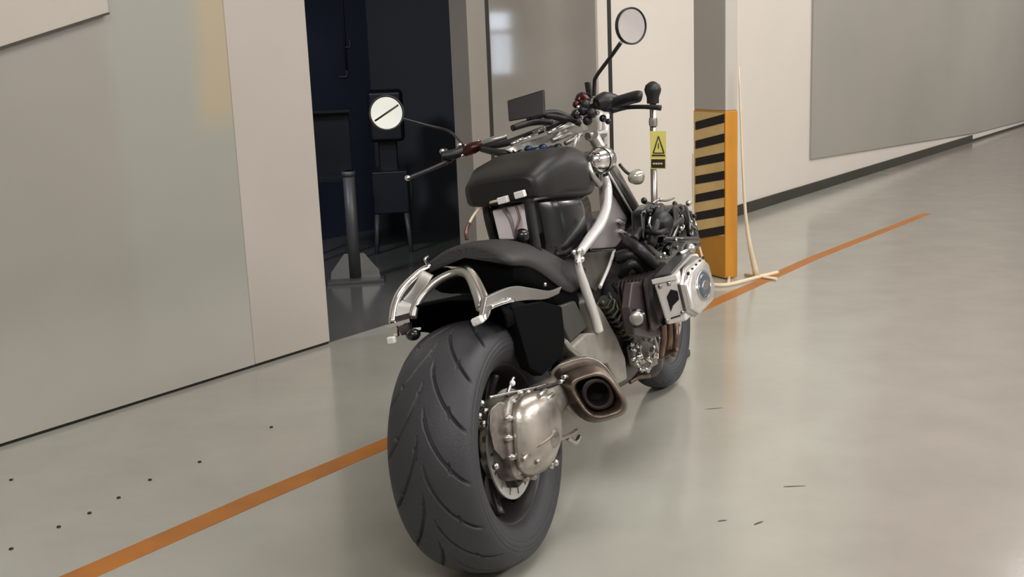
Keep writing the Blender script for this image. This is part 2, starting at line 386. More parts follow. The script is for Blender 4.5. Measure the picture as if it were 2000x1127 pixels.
# cream frame standing against the column
st = empty('barrier_frame', gnd(1482, 540))
def rl(*p): return [Vector(q) - st.location for q in p]
pR0 = gnd(1478, 540, .012); pL0 = gnd(1390, 560, .012)
back = onplane(1442, 120, Fp + e2 * (cd * .6), nL)
topR = onplane(1443, 130, Fp + e2 * .05 , nL); midR = onplane(1456, 417, (Fp + pR0) / 2, nL)
topL = onplane(1353, 300, Lp + nL * .012 + e1 * .02, nL); midL = onplane(1357, 440, Lp + nL * .05, nL)
MB().tube(rl(topR, midR, pR0), [.004, .009, .020], 8).build('strut', 'cream', st)
MB().tube(rl(topL, midL, pL0), [.004, .006, .008], 8).build('strut', 'cream', st)
MB().tube(rl(gnd(1386, 556, .01), gnd(1422, 556, .01), gnd(1482, 541, .01), gnd(1519, 532, .01)), .012, 8).build('foot_bar', 'cream', st)
MB().tube(rl(gnd(1422, 556, .01), gnd(1424, 541, .01)), .009, 8).build('foot_bar', 'cream', st)
MB().tube(rl(gnd(1455, 536, .01), gnd(1517, 545, .01)), .009, 8).build('foot_bar', 'cream', st)
tag(st, 'thin cream metal frame with slanting struts at the foot of striped column', 'frame')

# ------------------------------------------------------------------ pole with black knob and warning sticker
PB = CP + ray(1281, 640) * (5.0 / FOC); PB = Vector((PB.x, PB.y, 0))
pn = Vector((-PB.x, -PB.y, 0)).normalized(); pr = Vector((-pn.y, pn.x, 0))
def pz(y): return onplane(1281, y, PB, pn).z
pl = empty('warning_pole', PB)
MB().lathe([(0, .0001), (0, .15), (.012, .15), (.02, .10), (.03, .03), (.03, .0001)], (0, 0, 0), (0, 0, 1), 24).build('base_plate', 'blkm', pl)
MB().lathe([(.02, .0001), (.02, .014), (pz(200), .014), (pz(200), .0001)], (0, 0, 0), (0, 0, 1), 16).build('pole', 'polestl', pl)
MB().lathe([(pz(246), .017), (pz(238), .019), (pz(230), .017)], (0, 0, 0), (0, 0, 1), 16).build('collar', 'steel', pl)
kz = pz(174)
MB().lathe([(pz(202), .0001), (pz(202), .026), (pz(190), .026), (kz - .012, .034), (kz, .036), (kz + .018, .030), (kz + .03, .014), (kz + .034, .0001)], (0, 0, 0), (0, 0, 1), 20).build('knob', 'blkm', pl, bevel=.003)
def pp(x, y, d): return onplane(x, y, PB + pn * d, pn) - PB
sk = MB().prism([pp(1270, 306, .016), pp(1301, 306, .016), pp(1301, 256, .016), pp(1270, 256, .016)], pn * .002).build('sticker', 'yellow', pl)
MB().prism([pp(1272, 328, .016), pp(1299, 328, .016), pp(1299, 311, .016), pp(1272, 311, .016)], pn * .002).build('label', 'cstripe', pl)
MB().prism([pp(1270, 330, .0155), pp(1301, 330, .0155), pp(1301, 306, .0155), pp(1270, 306, .0155)], pn * .0015).build('label_border', 'yellow', pl)
tri = [pp(1276, 299, .0185), pp(1297, 299, .0185), pp(1286, 266, .0185)]
mbt = MB()
for a_, b_ in zip(tri, tri[1:] + tri[:1]): mbt.tube([a_, b_], .0024, 6)
mbt.tube([pp(1286, 280, .0185), pp(1286, 290, .0185)], .0018, 6)
mbt.build('warning_triangle', 'cstripe', sk)
MB().prism([pp(1273, 305, .018), pp(1299, 305, .018), pp(1299, 302, .018), pp(1273, 302, .018)], pn * .001).build('line', 'cstripe', sk)
mbt = MB()
for x in (1275, 1280, 1285, 1290): mbt.prism([pp(x, 321, .018), pp(x + 4, 321, .018), pp(x + 4, 318, .018), pp(x, 318, .018)], pn * .001)
mbt.build('print', 'cmust', pl)
tag(pl, 'chrome pole with black ball knob and yellow warning sticker beside white wall', 'pole')

# ------------------------------------------------------------------ things in the dark room
so = gnd(695, 549); ps = empty('pipe_stand', (so.x, so.y, .003))
def tow(v): return Vector(v) - ps.location
face = Vector((-so.x, -so.y, 0)).normalized(); sd = Vector((-face.y, face.x, 0))
if sd.x < 0: sd = -sd
ht = onplane(680, 335, so, face).z
MB().tube([(0, 0, .02), (0, 0, ht)], .036, 16).build('pipe', 'dkgrey', ps)
MB().lathe([(ht, .0001), (ht, .042), (ht - .03, .042), (ht - .03, .036)], (0, 0, 0), (0, 0, 1), 16).build('pipe_cap', 'dkgrey', ps)
for q in (-1, 1):
    MB().prism([sd * q * .035 + Vector((0, 0, .02)), sd * q * .15 + Vector((0, 0, .02)), sd * q * .145 + Vector((0, 0, .06)), sd * q * .06 + Vector((0, 0, .17)), sd * q * .035 + Vector((0, 0, .17))], face * .012).build('gusset', mat('gusset steel', (.22, .21, .20), .45, .2) if q < 0 else 'satin', ps)
MB().box((0, 0, .01), (.34, .22, .02), Matrix.Rotation(math.atan2(sd.y, sd.x), 3, 'Z').to_euler()).build('base_plate', 'dkgrey', ps, bevel=.003)
tag(ps, 'grey metal pipe stand with triangular gussets on dark room floor', 'stand')

mc = gnd(770, 488); me_ = empty('machine', (mc.x, mc.y, .003))
f2 = Vector((-mc.x, -mc.y, 0)).normalized(); s2 = Vector((-f2.y, f2.x, 0)); s2 = -s2 if s2.x < 0 else s2
mrot = Matrix.Rotation(math.atan2(s2.y, s2.x), 3, 'Z').to_euler()
def mz(y): return onplane(768, y, mc, f2).z
MB().box((0, 0, (mz(175) + mz(275)) / 2), (.24, .26, mz(175) - mz(275)), mrot).build('head', 'dkmach', me_, bevel=.03)
MB().box(-f2 * .06 + Vector((0, 0, (mz(275) + mz(330)) / 2)), (.13, .13, mz(270) - mz(335)), mrot).build('column', 'dkmach', me_, bevel=.01)
MB().box((0, 0, (mz(330) + mz(412)) / 2), (.25, .32, mz(330) - mz(412)), mrot).build('cabinet', mat('deep navy paint', (.010, .014, .026), .3), me_, bevel=.012)
for i in (-1, 1):
    for j in (-1, 1):
        MB().tube([s2 * i * .10 + f2 * j * .13 + Vector((0, 0, mz(412))), s2 * i * .12 + f2 * j * .15], [.02, .014], 8).build('leg', 'dkgrey', me_)
MB().tube([s2 * .14 + f2 * .1 + Vector((0, 0, mz(345))), s2 * .14 + f2 * .1 + Vector((0, 0, mz(400)))], .008, 8).build('handle', 'dkgrey', me_)
tag(me_, 'tall black machine on legs standing in the dark room behind left mirror', 'machine')
bc = gnd(655, 505); bn = empty('workbench', (bc.x, bc.y, .003))
def bz(y): return onplane(668, y, bc, f2).z
MB().box((0, 0, bz(345)), (.30, .40, .04), mrot).build('bench_top', 'dkmach', bn, bevel=.004)
MB().box(-f2 * .2 + Vector((0, 0, (bz(345) + bz(218)) / 2)), (.30, .02, bz(218) - bz(345)), mrot).build('back_panel', 'dkmach', bn, bevel=.004)
MB().box(-f2 * .15 + Vector((0, 0, bz(219))), (.32, .12, .02), mrot).build('shelf', 'dkmach', bn)
for i in (-1, 1):
    for j in (-1, 1): MB().tube([s2 * i * .12 + f2 * j * .16 + Vector((0, 0, bz(345))), s2 * i * .12 + f2 * j * .16], .016, 8).build('leg', 'dkgrey', bn)
tag(bn, 'black workbench with back panel behind the grey pipe stand', 'workbench')
ha, hz = wall_az(678, 150, 1.2)
hk = empty('hanging_hook', W(ha, 1.2, hz))
MB().tube([(0, 0, .02), (0, 0, 2.75 - hz)], .009, 8).build('cable', 'dkmach', hk)
MB().tube([(0, 0, .18), (.03, 0, .18), (.03, 0, .22)], .008, 8).build('bracket', 'dkmach', hk)
MB().tube([(0, 0, .04), (.0, 0, .005), (-.02, 0, 0), (-.05, 0, .002)], .011, 8).build('hook', 'dkmach', hk)
tag(hk, 'dark cable with small hook hanging inside the dark room', 'hook')

# ================================================================== the motorcycle
# own frame: s = to its right, f = forward, u = up; it stands leaning left on its stand
R0 = gnd(975, 1098); F0 = gnd(1300, 752)
hd = math.atan2(F0.x - R0.x, F0.y - R0.y); LEAN = math.radians(8)
bf = Vector((math.sin(hd), math.cos(hd), 0)); rt = Vector((math.cos(hd), -math.sin(hd), 0))
bs = rt * math.cos(LEAN) + Vector((0, 0, math.sin(LEAN))); bu = -rt * math.sin(LEAN) + Vector((0, 0, math.cos(LEAN)))
bike = empty('motorcycle')
mw = Matrix.Identity(4)
for i in range(3): mw[i][0] = bs[i]; mw[i][1] = bf[i]; mw[i][2] = bu[i]; mw[i][3] = R0[i]
bike.matrix_world = mw; bike.location.z += .002
tag(bike, 'black and silver motorcycle with fat rear tyre, leaning left on the orange tape line', 'motorcycle')
def K(x, y, s):      # point of the machine seen at x,y whose distance right of the centre plane is s
    p = onplane(x, y, R0 + bs * s, bs) - R0
    return Vector((s, p.dot(bf), p.dot(bu)))
def KF(x, y, f):
    p = onplane(x, y, R0 + bf * f, bf) - R0
    return Vector((p.dot(bs), f, p.dot(bu)))
B = bike
S3 = (1, 0, 0)

# ---- tyres
def tyre(cf, cu, prof, R, hw_, N_, name, parent, nu=900, deep=.009, groove=True, sweep=.75):
    Pp, _ = catmull([Vector((a_, b_, 0)) for a_, b_ in prof], [0] * len(prof), False, 9)
    # resample by length
    Ls = [0]
    for a_, b_ in zip(Pp, Pp[1:]): Ls.append(Ls[-1] + (b_ - a_).length)
    nv = 190; cross = []
    j = 0
    for i in range(nv + 1):
        t = Ls[-1] * i / nv
        while j < len(Ls) - 2 and Ls[j + 1] < t: j += 1
        q = (t - Ls[j]) / max(1e-9, Ls[j + 1] - Ls[j]); cross.append(Pp[j].lerp(Pp[j + 1], q))
    pitch = 2 * PI / N_
    def sm(d, w_, e): return 0 if d > w_ + e else (1 if d < w_ - e else .5 - (d - w_) / (2 * e))
    vs = []; fs = []
    for k in range(nu):
        th = 2 * PI * k / nu
        ct, snt = math.cos(th), math.sin(th)
        for i, c in enumerate(cross):
            s_, r_ = c.x, c.y
            # outward direction of the section
            t_ = cross[min(i + 1, nv)] - cross[max(i - 1, 0)]; t_ = t_ / t_.length
            nx, ny = -t_.y, t_.x
            dd = 0
            v = s_ / hw_
            if groove and r_ > R * .80:
                av = abs(v)
                if .05 < av < .99:
                    side = 0 if v > 0 else .5
                    tc = sweep * math.sqrt(av)
                    dtc = sweep * .5 / math.sqrt(av) * R / hw_
                    ph = (th / pitch - tc / pitch + side) % 1.0; ph = min(ph, 1 - ph) * pitch * R / math.sqrt(1 + dtc * dtc)
                    e_ = 1 if av < .86 else max(0, (1 - (av - .86) / .12))
                    dd = max(dd, sm(ph, .0030, .0014) * e_)
                # short slits near the crown
                for vc, of in ((.12, .12), (-.12, .62), (.62, .91), (-.62, .41)):
                    du = abs(v - vc - .12 * (((th / pitch - of) % 1) - .5)) * hw_
                    pu = abs(((th / pitch - of) % 1) - .5) * pitch * R
                    if pu < .017: dd = max(dd, sm(du, .0024, .0016) * .8 * min(1, (.017 - pu) / .006))
            if r_ < R * .86 and r_ > R * .74:      # fine rings on the sidewall
                dd = max(dd, .12 * (1 if int(r_ / .0042) % 3 == 0 else 0))
            a_ = s_ - nx * dd * deep; b_ = r_ - ny * dd * deep
            vs.append((a_, cf - b_ * snt, cu + b_ * ct))     # th grows from the top over the rear
    m_ = nv + 1
    for k in range(nu):
        a_ = k * m_; b_ = ((k + 1) % nu) * m_
        fs += [(a_ + i, a_ + i + 1, b_ + i + 1, b_ + i) for i in range(nv)]
    return MB().add(vs, fs, True).build(name, 'rubber', parent, fix=False)
rprof = [(-.092, .207), (-.112, .222), (-.128, .250), (-.130, .274), (-.119, .297), (-.092, .314), (-.05, .326), (0, .330), (.05, .326), (.092, .314), (.119, .297), (.130, .274), (.128, .250), (.112, .222), (.092, .207)]
rprof = [(a_ * .905, b_) for a_, b_ in rprof]
rw = empty('rear_wheel', (.008, 0, .33)); rw.parent = B
tyre(0, 0, rprof, .33, .113, 15, 'tyre', rw)
MB().lathe([(-.088, .212), (-.083, .205), (-.065, .192), (-.02, .178), (.02, .178), (.065, .192), (.083, .205), (.088, .212), (.085, .214), (.055, .200), (-.055, .200), (-.085, .214), (-.088, .212)], (0, 0, 0), S3, 64).build('rim', 'rim', rw)
for k in range(10):
    t = 2 * PI * k / 10; d = Vector((0, math.cos(t), math.sin(t)))
    MB().tube([d * .04 + Vector((.02, 0, 0)), d * .12 + Vector((.03, 0, 0)), d * .183 + Vector((.05, 0, 0))], [.016, .011, .013], 8).build('spoke', 'rim', rw)
MB().lathe([(-.08, .0001), (-.08, .045), (.07, .045), (.07, .0001)], (0, 0, 0), S3, 24).build('hub', 'rim', rw, bevel=.004)
def disc(name, x0, r0, r1, th_, parent, cf=0, cu=0, n=96):
    mb = MB(); rr = [r0 + (r1 - r0) * i / 6 for i in range(7)]
    for j in range(n):
        for i in range(6):
            hole = (i in (1, 2) and j % 6 in (1,)) or (i in (3, 4) and j % 6 in (4,))
            if hole: continue
            q = []
            for jj, ii in ((j, i), (j + 1, i), (j + 1, i + 1), (j, i + 1)):
                t = 2 * PI * jj / n; q.append((x0, cf + rr[ii] * math.cos(t), cu + rr[ii] * math.sin(t)))
            mb.add(q, [(0, 1, 2, 3)])
    return mb.build(name, 'discm', parent, solid=th_)
disc('brake_disc', .088, .085, .144, .005, rw)
# ---- front wheel
fw_ = empty('front_wheel', (0, 1.69, .33)); fw_.parent = B
fprof = [(-.048, .240), (-.062, .262), (-.066, .285), (-.058, .308), (-.035, .324), (0, .330), (.035, .324), (.058, .308), (.066, .285), (.062, .262), (.048, .240)]
tyre(0, 0, fprof, .33, .064, 18, 'tyre', fw_, nu=360, deep=.005, sweep=.3)
MB().lathe([(-.05, .246), (-.046, .236), (-.02, .215), (.02, .215), (.046, .236), (.05, .246), (.04, .240), (-.04, .240), (-.05, .246)], (0, 0, 0), S3, 48).build('rim', 'rim', fw_)
for k in range(12):
    t = 2 * PI * k / 12; d = Vector((0, math.cos(t), math.sin(t)))
    MB().tube([d * .03, d * .22], [.010, .007], 6).build('spoke', 'steel', fw_)
MB().lathe([(-.06, .0001), (-.06, .035), (.06, .035), (.06, .0001)], (0, 0, 0), S3, 20).build('hub', 'rim', fw_)
disc('brake_disc', .07, .09, .15, .004, fw_, n=48)
# front fender
fprofile = [(-.085, .30), (-.085, .335), (-.06, .356), (0, .365), (.06, .356), (.085, .335), (.085, .30)]
MB().lathe(fprofile, (0, 1.69, .33), S3, 28, math.radians(25), math.radians(175), ref=(0, 1, 0)).build('front_fender', 'blk', B, solid=.004)
# ---- rear fender
rp = [(-.145, .31), (-.147, .345), (-.135, .368), (-.10, .388), (0, .396), (.10, .388), (.135, .368), (.147, .345), (.145, .31)]
MB().lathe(rp, (0, 0, .33), S3, 40, math.radians(18), math.radians(92), ref=(0, 1, 0)).build('rear_fender', 'blkb', B, solid=.006)
MB().prism([K(1000, 600, .152), K(1060, 590, .152), K(1098, 600, .152), K(1104, 665, .152), K(1096, 700, .152), K(1060, 735, .152), K(1035, 720, .152), K(1018, 660, .152)], (-.03, 0, 0)).build('inner_fender', 'blkb', B, bevel=.004)
# body under the seat
def ring_arch(f, w_, top, bot, n=16, pw=.6):
    out = []
    for i in range(n):
        t = 2 * PI * i / n; c_, s_ = math.cos(t), math.sin(t)
        x = w_ * math.copysign(abs(c_) ** pw, c_); z = (top + bot) / 2 + (top - bot) / 2 * math.copysign(abs(s_) ** pw, s_)
        out.append((x, f, z))
    return out
MB().loft([ring_arch(.135, .125, .815, .715), ring_arch(.22, .135, .815, .70), ring_arch(.35, .125, .775, .64), ring_arch(.5, .11, .71, .54), ring_arch(.64, .10, .66, .46)]).build('tail_body', 'blkb', B)
# battery / side box behind the frame plate
bx = [K(1096, 598, .12), K(1124, 588, .12), K(1149, 640, .12), K(1115, 669, .12), K(1103, 642, .12)]
MB().prism(bx, (-.1, 0, 0)).build('side_cover', mat('grey side cover', (.05, .05, .045), .45), B, bevel=.006)
# ---- seat: saddle-shaped pad
def seat_sec(ridge, edge, th_, n=11):
    # cross section: arch from left edge over ridge to right edge, then back below
    top = []
    for i in range(n):
        t = -1 + 2 * i / (n - 1); k_ = abs(t) ** 2.3
        top.append(Vector((edge.x * t, ridge.y + (edge.y - ridge.y) * k_, ridge.z + (edge.z - ridge.z) * k_)))
    bot = [p + Vector((-p.x * .08, .008, -th_)) for p in top[::-1]]
    return top + bot
secs = [
 (Vector((0, .118, .842)), Vector((.142, .095, .790)), .016),
 (Vector((0, .15, .850)), Vector((.150, .120, .792)), .026),
 (Vector((0, .267, .842)), Vector((.150, .190, .786)), .032),
 (Vector((0, .434, .803)), Vector((.142, .290, .748)), .036),
 (Vector((0, .60, .757)), Vector((.135, .40, .690)), .038),
 (Vector((0, .75, .715)), Vector((.128, .52, .628)), .04),
 (Vector((0, .88, .69)), Vector((.118, .66, .650)), .04),
 (Vector((0, .95, .68)), Vector((.10, .78, .665)), .03)]
MB().loft([seat_sec(*q) for q in secs]).build('seat', 'leather', B, sub=1)

# ---- chrome tail frame (arch with cut-outs) and fender rail
tf = empty('tail_frame', (0, .05, .75)); tf.parent = B
def sub(pts, o): return [Vector(p) - o.location for p in pts]
outer = [K(766, 632, -.150), K(770, 600, -.150), K(782, 572, -.145), K(806, 545, -.135), K(836, 524, -.115), K(880, 521, -.06), K(905, 523, -.01), K(922, 533, .04), K(938, 560, .085), K(950, 590, .115), K(952, 605, .125)]
inner = [K(806, 622, -.112), K(812, 598, -.108), K(830, 572, -.095), K(856, 549, -.065), K(884, 536, -.03), K(905, 534, .005), K(918, 545, .04), K(930, 575, .08), K(938, 604, .105)]
MB().tube(sub(outer, tf), .010, 10, flat=1).build('outer_tube', 'chrome', tf)
MB().tube(sub(inner, tf), .0115, 10).build('inner_tube', 'satin', tf)
def band(pa, pb, th_, name, m_, parent, dirv=Vector((0, 1, 0))):
    pa, _ = catmull([Vector(p) for p in pa], [0] * len(pa)); pb, _ = catmull([Vector(p) for p in pb], [0] * len(pb))
    rings = [[a_, b_, b_ + dirv * th_, a_ + dirv * th_] for a_, b_ in zip(pa, pb)]
    return MB().loft(rings, smooth=False).build(name, m_, parent, bevel=.002)
# lower web on the left leg, cross web, rear bracket
band(sub([K(766, 634, -.150), K(772, 605, -.148), K(784, 588, -.142)], tf), sub([K(806, 624, -.112), K(808, 606, -.110), K(812, 596, -.106)], tf), .010, 'web', 'satin', tf)
band(sub([K(786, 586, -.142), K(806, 562, -.130), K(824, 530, -.118)], tf), sub([K(808, 598, -.110), K(818, 580, -.104), K(846, 540, -.09)], tf), .008, 'web', 'satin', tf)
band(sub([K(905, 527, -.0), K(924, 545, .045), K(940, 580, .09), K(948, 606, .118)], tf), sub([K(900, 536, -.005), K(912, 552, .03), K(925, 585, .07), K(934, 610, .10)], tf), .008, 'web', 'steel', tf)
MB().prism(sub([K(764, 622, -.152), K(800, 612, -.112), K(802, 622, -.112), K(766, 632, -.152)], tf), (0, -.008, 0)).build('plate_lamp', 'darkb', tf)
MB().prism(sub([K(760, 634, -.154), K(803, 622, -.112), K(804, 629, -.112), K(761, 641, -.154)], tf), (0, -.010, 0)).build('cross_bar', 'chrome', tf)
MB().prism(sub([K(775, 641, -.14), K(798, 632, -.118), K(800, 652, -.118), K(784, 658, -.134)], tf), (0, .02, 0)).build('bracket', 'darkb', tf, bevel=.003)
for q, sz, m_ in ((K(772, 647, -.148), (.018, .014, .034), 'chrome'), (K(765, 666, -.152), (.022, .016, .019), 'whitep')):
    MB().box(Vector(q) - tf.location, sz).build('rear_indicator', m_, tf, bevel=.004)
MB().box(Vector(K(812, 645, -.10)) - tf.location, (.022, .02, .006)).build('reflector', 'whitep', tf, bevel=.001)
MB().ball(Vector(K(807, 655, -.10)) - tf.location, .020, 12, (1, 1, .8)).build('rubber_stop', 'blk', tf)
MB().tube(sub([K(835, 517, -.11), K(830, 508, -.11), K(836, 503, -.11)], tf), .004, 8).build('seat_clip', 'steel', tf)
# right indicator and its bracket
band(sub([K(936, 588, .118), K(938, 606, .12), K(936, 622, .122), K(926, 634, .124)], tf), sub([K(952, 586, .13), K(956, 606, .132), K(950, 624, .132), K(940, 634, .132)], tf), .012, 'indicator_arm', 'chrome', tf)
MB().box(Vector(K(933, 628, .125)) - tf.location, (.030, .02, .020), Matrix.Rotation(-.3, 3, 'Y').to_euler()).build('rear_indicator', 'whitep', tf, bevel=.005)
# rail going forward from the bracket
band([K(950, 582, .135), K(985, 566, .14), K(1010, 560, .14), K(1040, 564, .14), K(1075, 569, .137), K(1098, 561, .133)],
     [K(942, 622, .135), K(965, 600, .14), K(1000, 592, .14), K(1030, 588, .14), K(1065, 586, .137), K(1092, 575, .133)], .012, 'fender_rail', 'satin', B, Vector((-1, 0, 0)))
MB().tube([K(958, 602, .142), K(985, 592, .146), K(1003, 588, .146)], .006, 8).build('rail_edge', 'chrome', B)
MB().ball(K(994, 588, .148), .008, 10).build('bolt', 'chrome', B)
MB().ball(K(1064, 557, .135), .006, 10).build('bolt', 'steel', B)

# ---- frame: silver tubes, plates
MB().tube([K(1182, 345, .10), K(1188, 372, .105), K(1184, 408, .112), K(1172, 440, .125), K(1152, 468, .132), K(1133, 494, .138)], [.012, .014, .017, .019, .018, .014], 12).build('frame_tube', 'silver', B)
MB().tube([K(1128, 496, .14), K(1130, 520, .142), K(1140, 555, .142), K(1152, 590, .142), K(1163, 622, .142), K(1170, 648, .142)], [.009, .011, .015, .0155, .0145, .015], 12).build('frame_tube', 'silver', B)
MB().prism([K(1178, 352, .085), K(1196, 362, .085), K(1216, 400, .085), K(1234, 438, .085), K(1222, 462, .085), K(1206, 482, .085), K(1196, 489, .085), K(1145, 489, .085), K(1165, 462, .085), K(1182, 420, .085)], (-.02, 0, 0)).build('tank_side_panel', 'mauve', B, bevel=.006)
MB().tube([K(1202, 352, .09), K(1220, 394, .095), K(1236, 436, .095), K(1236, 455, .095)], .005, 8).build('panel_edge', 'chrome', B)
for q in ((1206, 432), (1210, 452), (1233, 458)): MB().tube([K(q[0], q[1], .09), K(q[0] + 12, q[1] + 5, .095)], .006, 8).build('bracket_tab', 'silver', B)
MB().prism([K(1134, 496, .10), K(1198, 490, .10), K(1182, 535, .10), K(1164, 572, .10), K(1150, 560, .10), K(1138, 530, .10)], (-.02, 0, 0)).build('frame_plate', mat('grey frame plate', (.15, .14, .12), .4, .4, vary=.4, scale=12), B, bevel=.005)
MB().tube([K(1200, 490, .115), K(1190, 520, .12), K(1172, 562, .125)], .006, 8).build('strut', 'silver', B)
MB().tube([K(1150, 489, .115), K(1175, 488, .115), K(1200, 486, .115)], .005, 8).build('black_rod', 'blk', B)
for q in ((1130, 492, .012), (1120, 494, .008), (1136, 508, .010), (1128, 514, .008)):
    MB().ball(K(q[0], q[1], .15), q[2], 10).build('bolt', 'chrome', B)
# swing-arm bearing plate (dusty light grey)
MB().prism([K(1098, 668, .135), K(1110, 664, .135), K(1120, 677, .135), K(1146, 652, .135), K(1166, 650, .135), K(1150, 590, .135), K(1160, 585, .135), K(1180, 612, .135), K(1206, 660, .135), K(1222, 700, .135), K(1226, 742, .135), K(1208, 752, .135), K(1188, 712, .135), K(1140, 712, .135), K(1122, 690, .135)], (-.05, 0, 0)).build('frame_casting', 'beige', B, bevel=.008, seg=3)
MB().tube([K(1098, 662, .14), K(1112, 684, .145), K(1130, 697, .145), K(1146, 712, .145)], [.006, .01, .008, .005], 8).build('casting_edge', 'satin', B)
MB().tube([K(1054, 626, .142), K(1075, 645, .144), K(1098, 668, .146)], .0045, 8).build('cable', 'steel', B)

# ---- shaft drive: housing, cover, arm
fd = empty('final_drive', (.15, 0, .35)); fd.parent = B
def drive_sec(s_, cf, cu, rf, ru, n=36, pw=.55, tw=-.22):
    out = []
    for i in range(n):
        t = 2 * PI * i / n; c_, q_ = math.cos(t), math.sin(t)
        a_ = rf * math.copysign(abs(c_) ** pw, c_); b_ = ru * math.copysign(abs(q_) ** pw, q_)
        out.append(Vector((s_, cf + a_ * math.cos(tw) - b_ * math.sin(tw), cu + a_ * math.sin(tw) + b_ * math.cos(tw))) - fd.location)
    return out
MB().loft([drive_sec(.05, -.005, .345, .085, .088), drive_sec(.065, -.005, .35, .102, .106), drive_sec(.11, -.005, .352, .110, .113), drive_sec(.142, -.005, .352, .106, .110), drive_sec(.150, -.003, .352, .098, .102)]).build('housing', 'cast', fd, bevel=.004)
MB().loft([drive_sec(.150, -.003, .352, .095, .098), drive_sec(.156, 0, .352, .102, .108, pw=.66), drive_sec(.172, .004, .356, .102, .106, pw=.72), drive_sec(.194, .015, .362, .088, .092, pw=.8), drive_sec(.210, .028, .368, .064, .068, pw=.85), drive_sec(.217, .035, .37, .036, .04, pw=.9)]).build('cover', 'castl', fd)
MB().tube([Vector((.219, .035, .352)) - fd.location, Vector((.214, -.02, .345)) - fd.location, Vector((.192, -.07, .338)) - fd.location, Vector((.16, -.10, .335)) - fd.location], .003, 8).build('seam', 'cast', fd)
for q in ((1052, 775, .20), (1066, 783, .205), (1046, 905, .19), (1020, 900, .18)):
    MB().tube([Vector(K(*q)) - fd.location, Vector(K(q[0] + 14, q[1] - 12, q[2])) - fd.location], .006, 8).build('rib', 'castl', fd)
MB().loft([[Vector(K(x, y, s_)) - fd.location for x, y in ((958, 800), (975, 785), (1000, 790), (1008, 840), (1004, 890), (985, 902), (965, 880), (956, 840))] for s_ in (.10, .135)], smooth=False).build('side_cover_plate', 'cast', fd, bevel=.006)
MB().lathe([(0, .024), (.008, .024), (.012, .018), (.008, .0001)], Vector((.208, .012, .335)) - fd.location, (1, -.3, -.1), 18).build('filler_plug', 'cast', fd)
# ribs on the housing and bolts around the joint
for k in range(14):
    t = 2 * PI * k / 14 + .2
    c_ = Vector((.140, -.005 + .108 * math.cos(t), .352 + .112 * math.sin(t))) - fd.location
    MB().lathe([(-.012, .0001), (-.012, .009), (.012, .009), (.012, .006), (.016, .006), (.016, .0001)], c_, S3, 10).build('bolt', 'castl', fd)
for k in range(7):
    t = 2.2 + k * .35
    d = Vector((0, math.cos(t), math.sin(t)))
    MB().box(Vector((.095, -.005, .352)) + d * .106 - fd.location, (.05, .007, .014), Matrix.Rotation(t, 3, 'X').to_euler()).build('rib', 'cast', fd, bevel=.002)
MB().tube(sub([K(990, 775, .13), K(1000, 745, .13), K(1003, 740, .13)], fd), .005, 8).build('breather', 'steel', fd)
MB().ball(Vector(K(1001, 750, .135)) - fd.location, .008, 10).build('breather_cap', 'whitep', fd)
MB().tube(sub([K(955, 778, .12), K(1000, 768, .14), K(1040, 760, .15), K(1068, 752, .15)], fd), .004, 8).build('brake_pipe', 'steel', fd)
MB().tube(sub([K(1045, 762, .15), K(1085, 752, .16), K(1100, 738, .15), K(1130, 715, .14)], fd), .006, 8).build('brake_pipe', 'darkb', fd)
for q in ((940, 790, .10), (948, 805, .105), (936, 815, .10), (945, 830, .11)):
    MB().ball(Vector(K(q[0], q[1], q[2])) - fd.location, .010, 8).build('fitting', 'steel', fd)
# caliper under the housing
MB().loft([[Vector(p) - fd.location for p in ring] for ring in (
  [(.06, -.07, .232), (.06, .07, .238), (.06, .07, .262), (.06, -.08, .262)], [(.13, -.07, .232), (.13, .08, .238), (.13, .08, .265), (.13, -.08, .262)])], smooth=False).build('caliper', 'darkb', fd, bevel=.006)
for q in ((1075, 910, .17), (1085, 905, .18), (968, 912, .12)): MB().ball(Vector(K(*q)) - fd.location, .010, 10).build('fitting', 'steel', fd)
MB().tube(sub([K(1062, 885, .18), K(1078, 915, .17)], fd), [.008, .006], 8).build('lever', 'castl', fd)
MB().tube(sub([K(1085, 862, .19), K(1115, 850, .20), K(1126, 842, .2)], fd), .006, 8).build('torque_rod', 'castl', fd)
MB().tube(sub([K(1108, 856, .18), K(1124, 866, .18), K(1132, 854, .18)], fd), .007, 8).build('fitting', 'steel', fd)
# swing arm
MB().tube([(.13, .06, .37), (.12, .22, .38), (.10, .42, .39), (.08, .62, .40)], [.072, .060, .046, .040], 20).build('swing_arm', 'cast', B)
MB().tube([(-.12, 0, .33), (-.135, .25, .37), (-.12, .66, .40)], [.03, .035, .045], 12).build('swing_arm', 'darkb', B)

# ---- silencer
sl = empty('silencer', (.2, .3, .38)); sl.parent = B
sc_ = K(1168, 775, .265); ax = Vector((.42, -.86, .02)).normalized()
upv = Vector((-.14, 0, 1)); upv = (upv - ax * upv.dot(ax)).normalized(); sid = ax.cross(upv)
if sid.x < 0: sid = -sid
def ex(t, w_, h_, dx=0, dz=0, pw=.62, n=28, sk=.28):
    out = []
    for i in range(n):
        q = 2 * PI * i / n; c_, s_ = math.cos(q), math.sin(q)
        a_ = w_ * math.copysign(abs(c_) ** pw, c_); b_ = h_ * math.copysign(abs(s_) ** pw, s_)
        out.append(sc_ + ax * t + sid * (a_ + dx - b_ * sk) + upv * (b_ + dz) - sl.location)
    return out
MB().loft([ex(-.20, .045, .05, -.03, .03), ex(-.16, .065, .075, -.03, .018), ex(-.115, .076, .088, -.022, .006), ex(-.10, .080, .092, -.02, .004)]).build('body', 'burnt', sl)
MB().loft([ex(-.105, .083, .096, -.018, .004), ex(-.085, .083, .096, -.016, .003)]).build('clamp_band', 'castl', sl, bevel=.002)
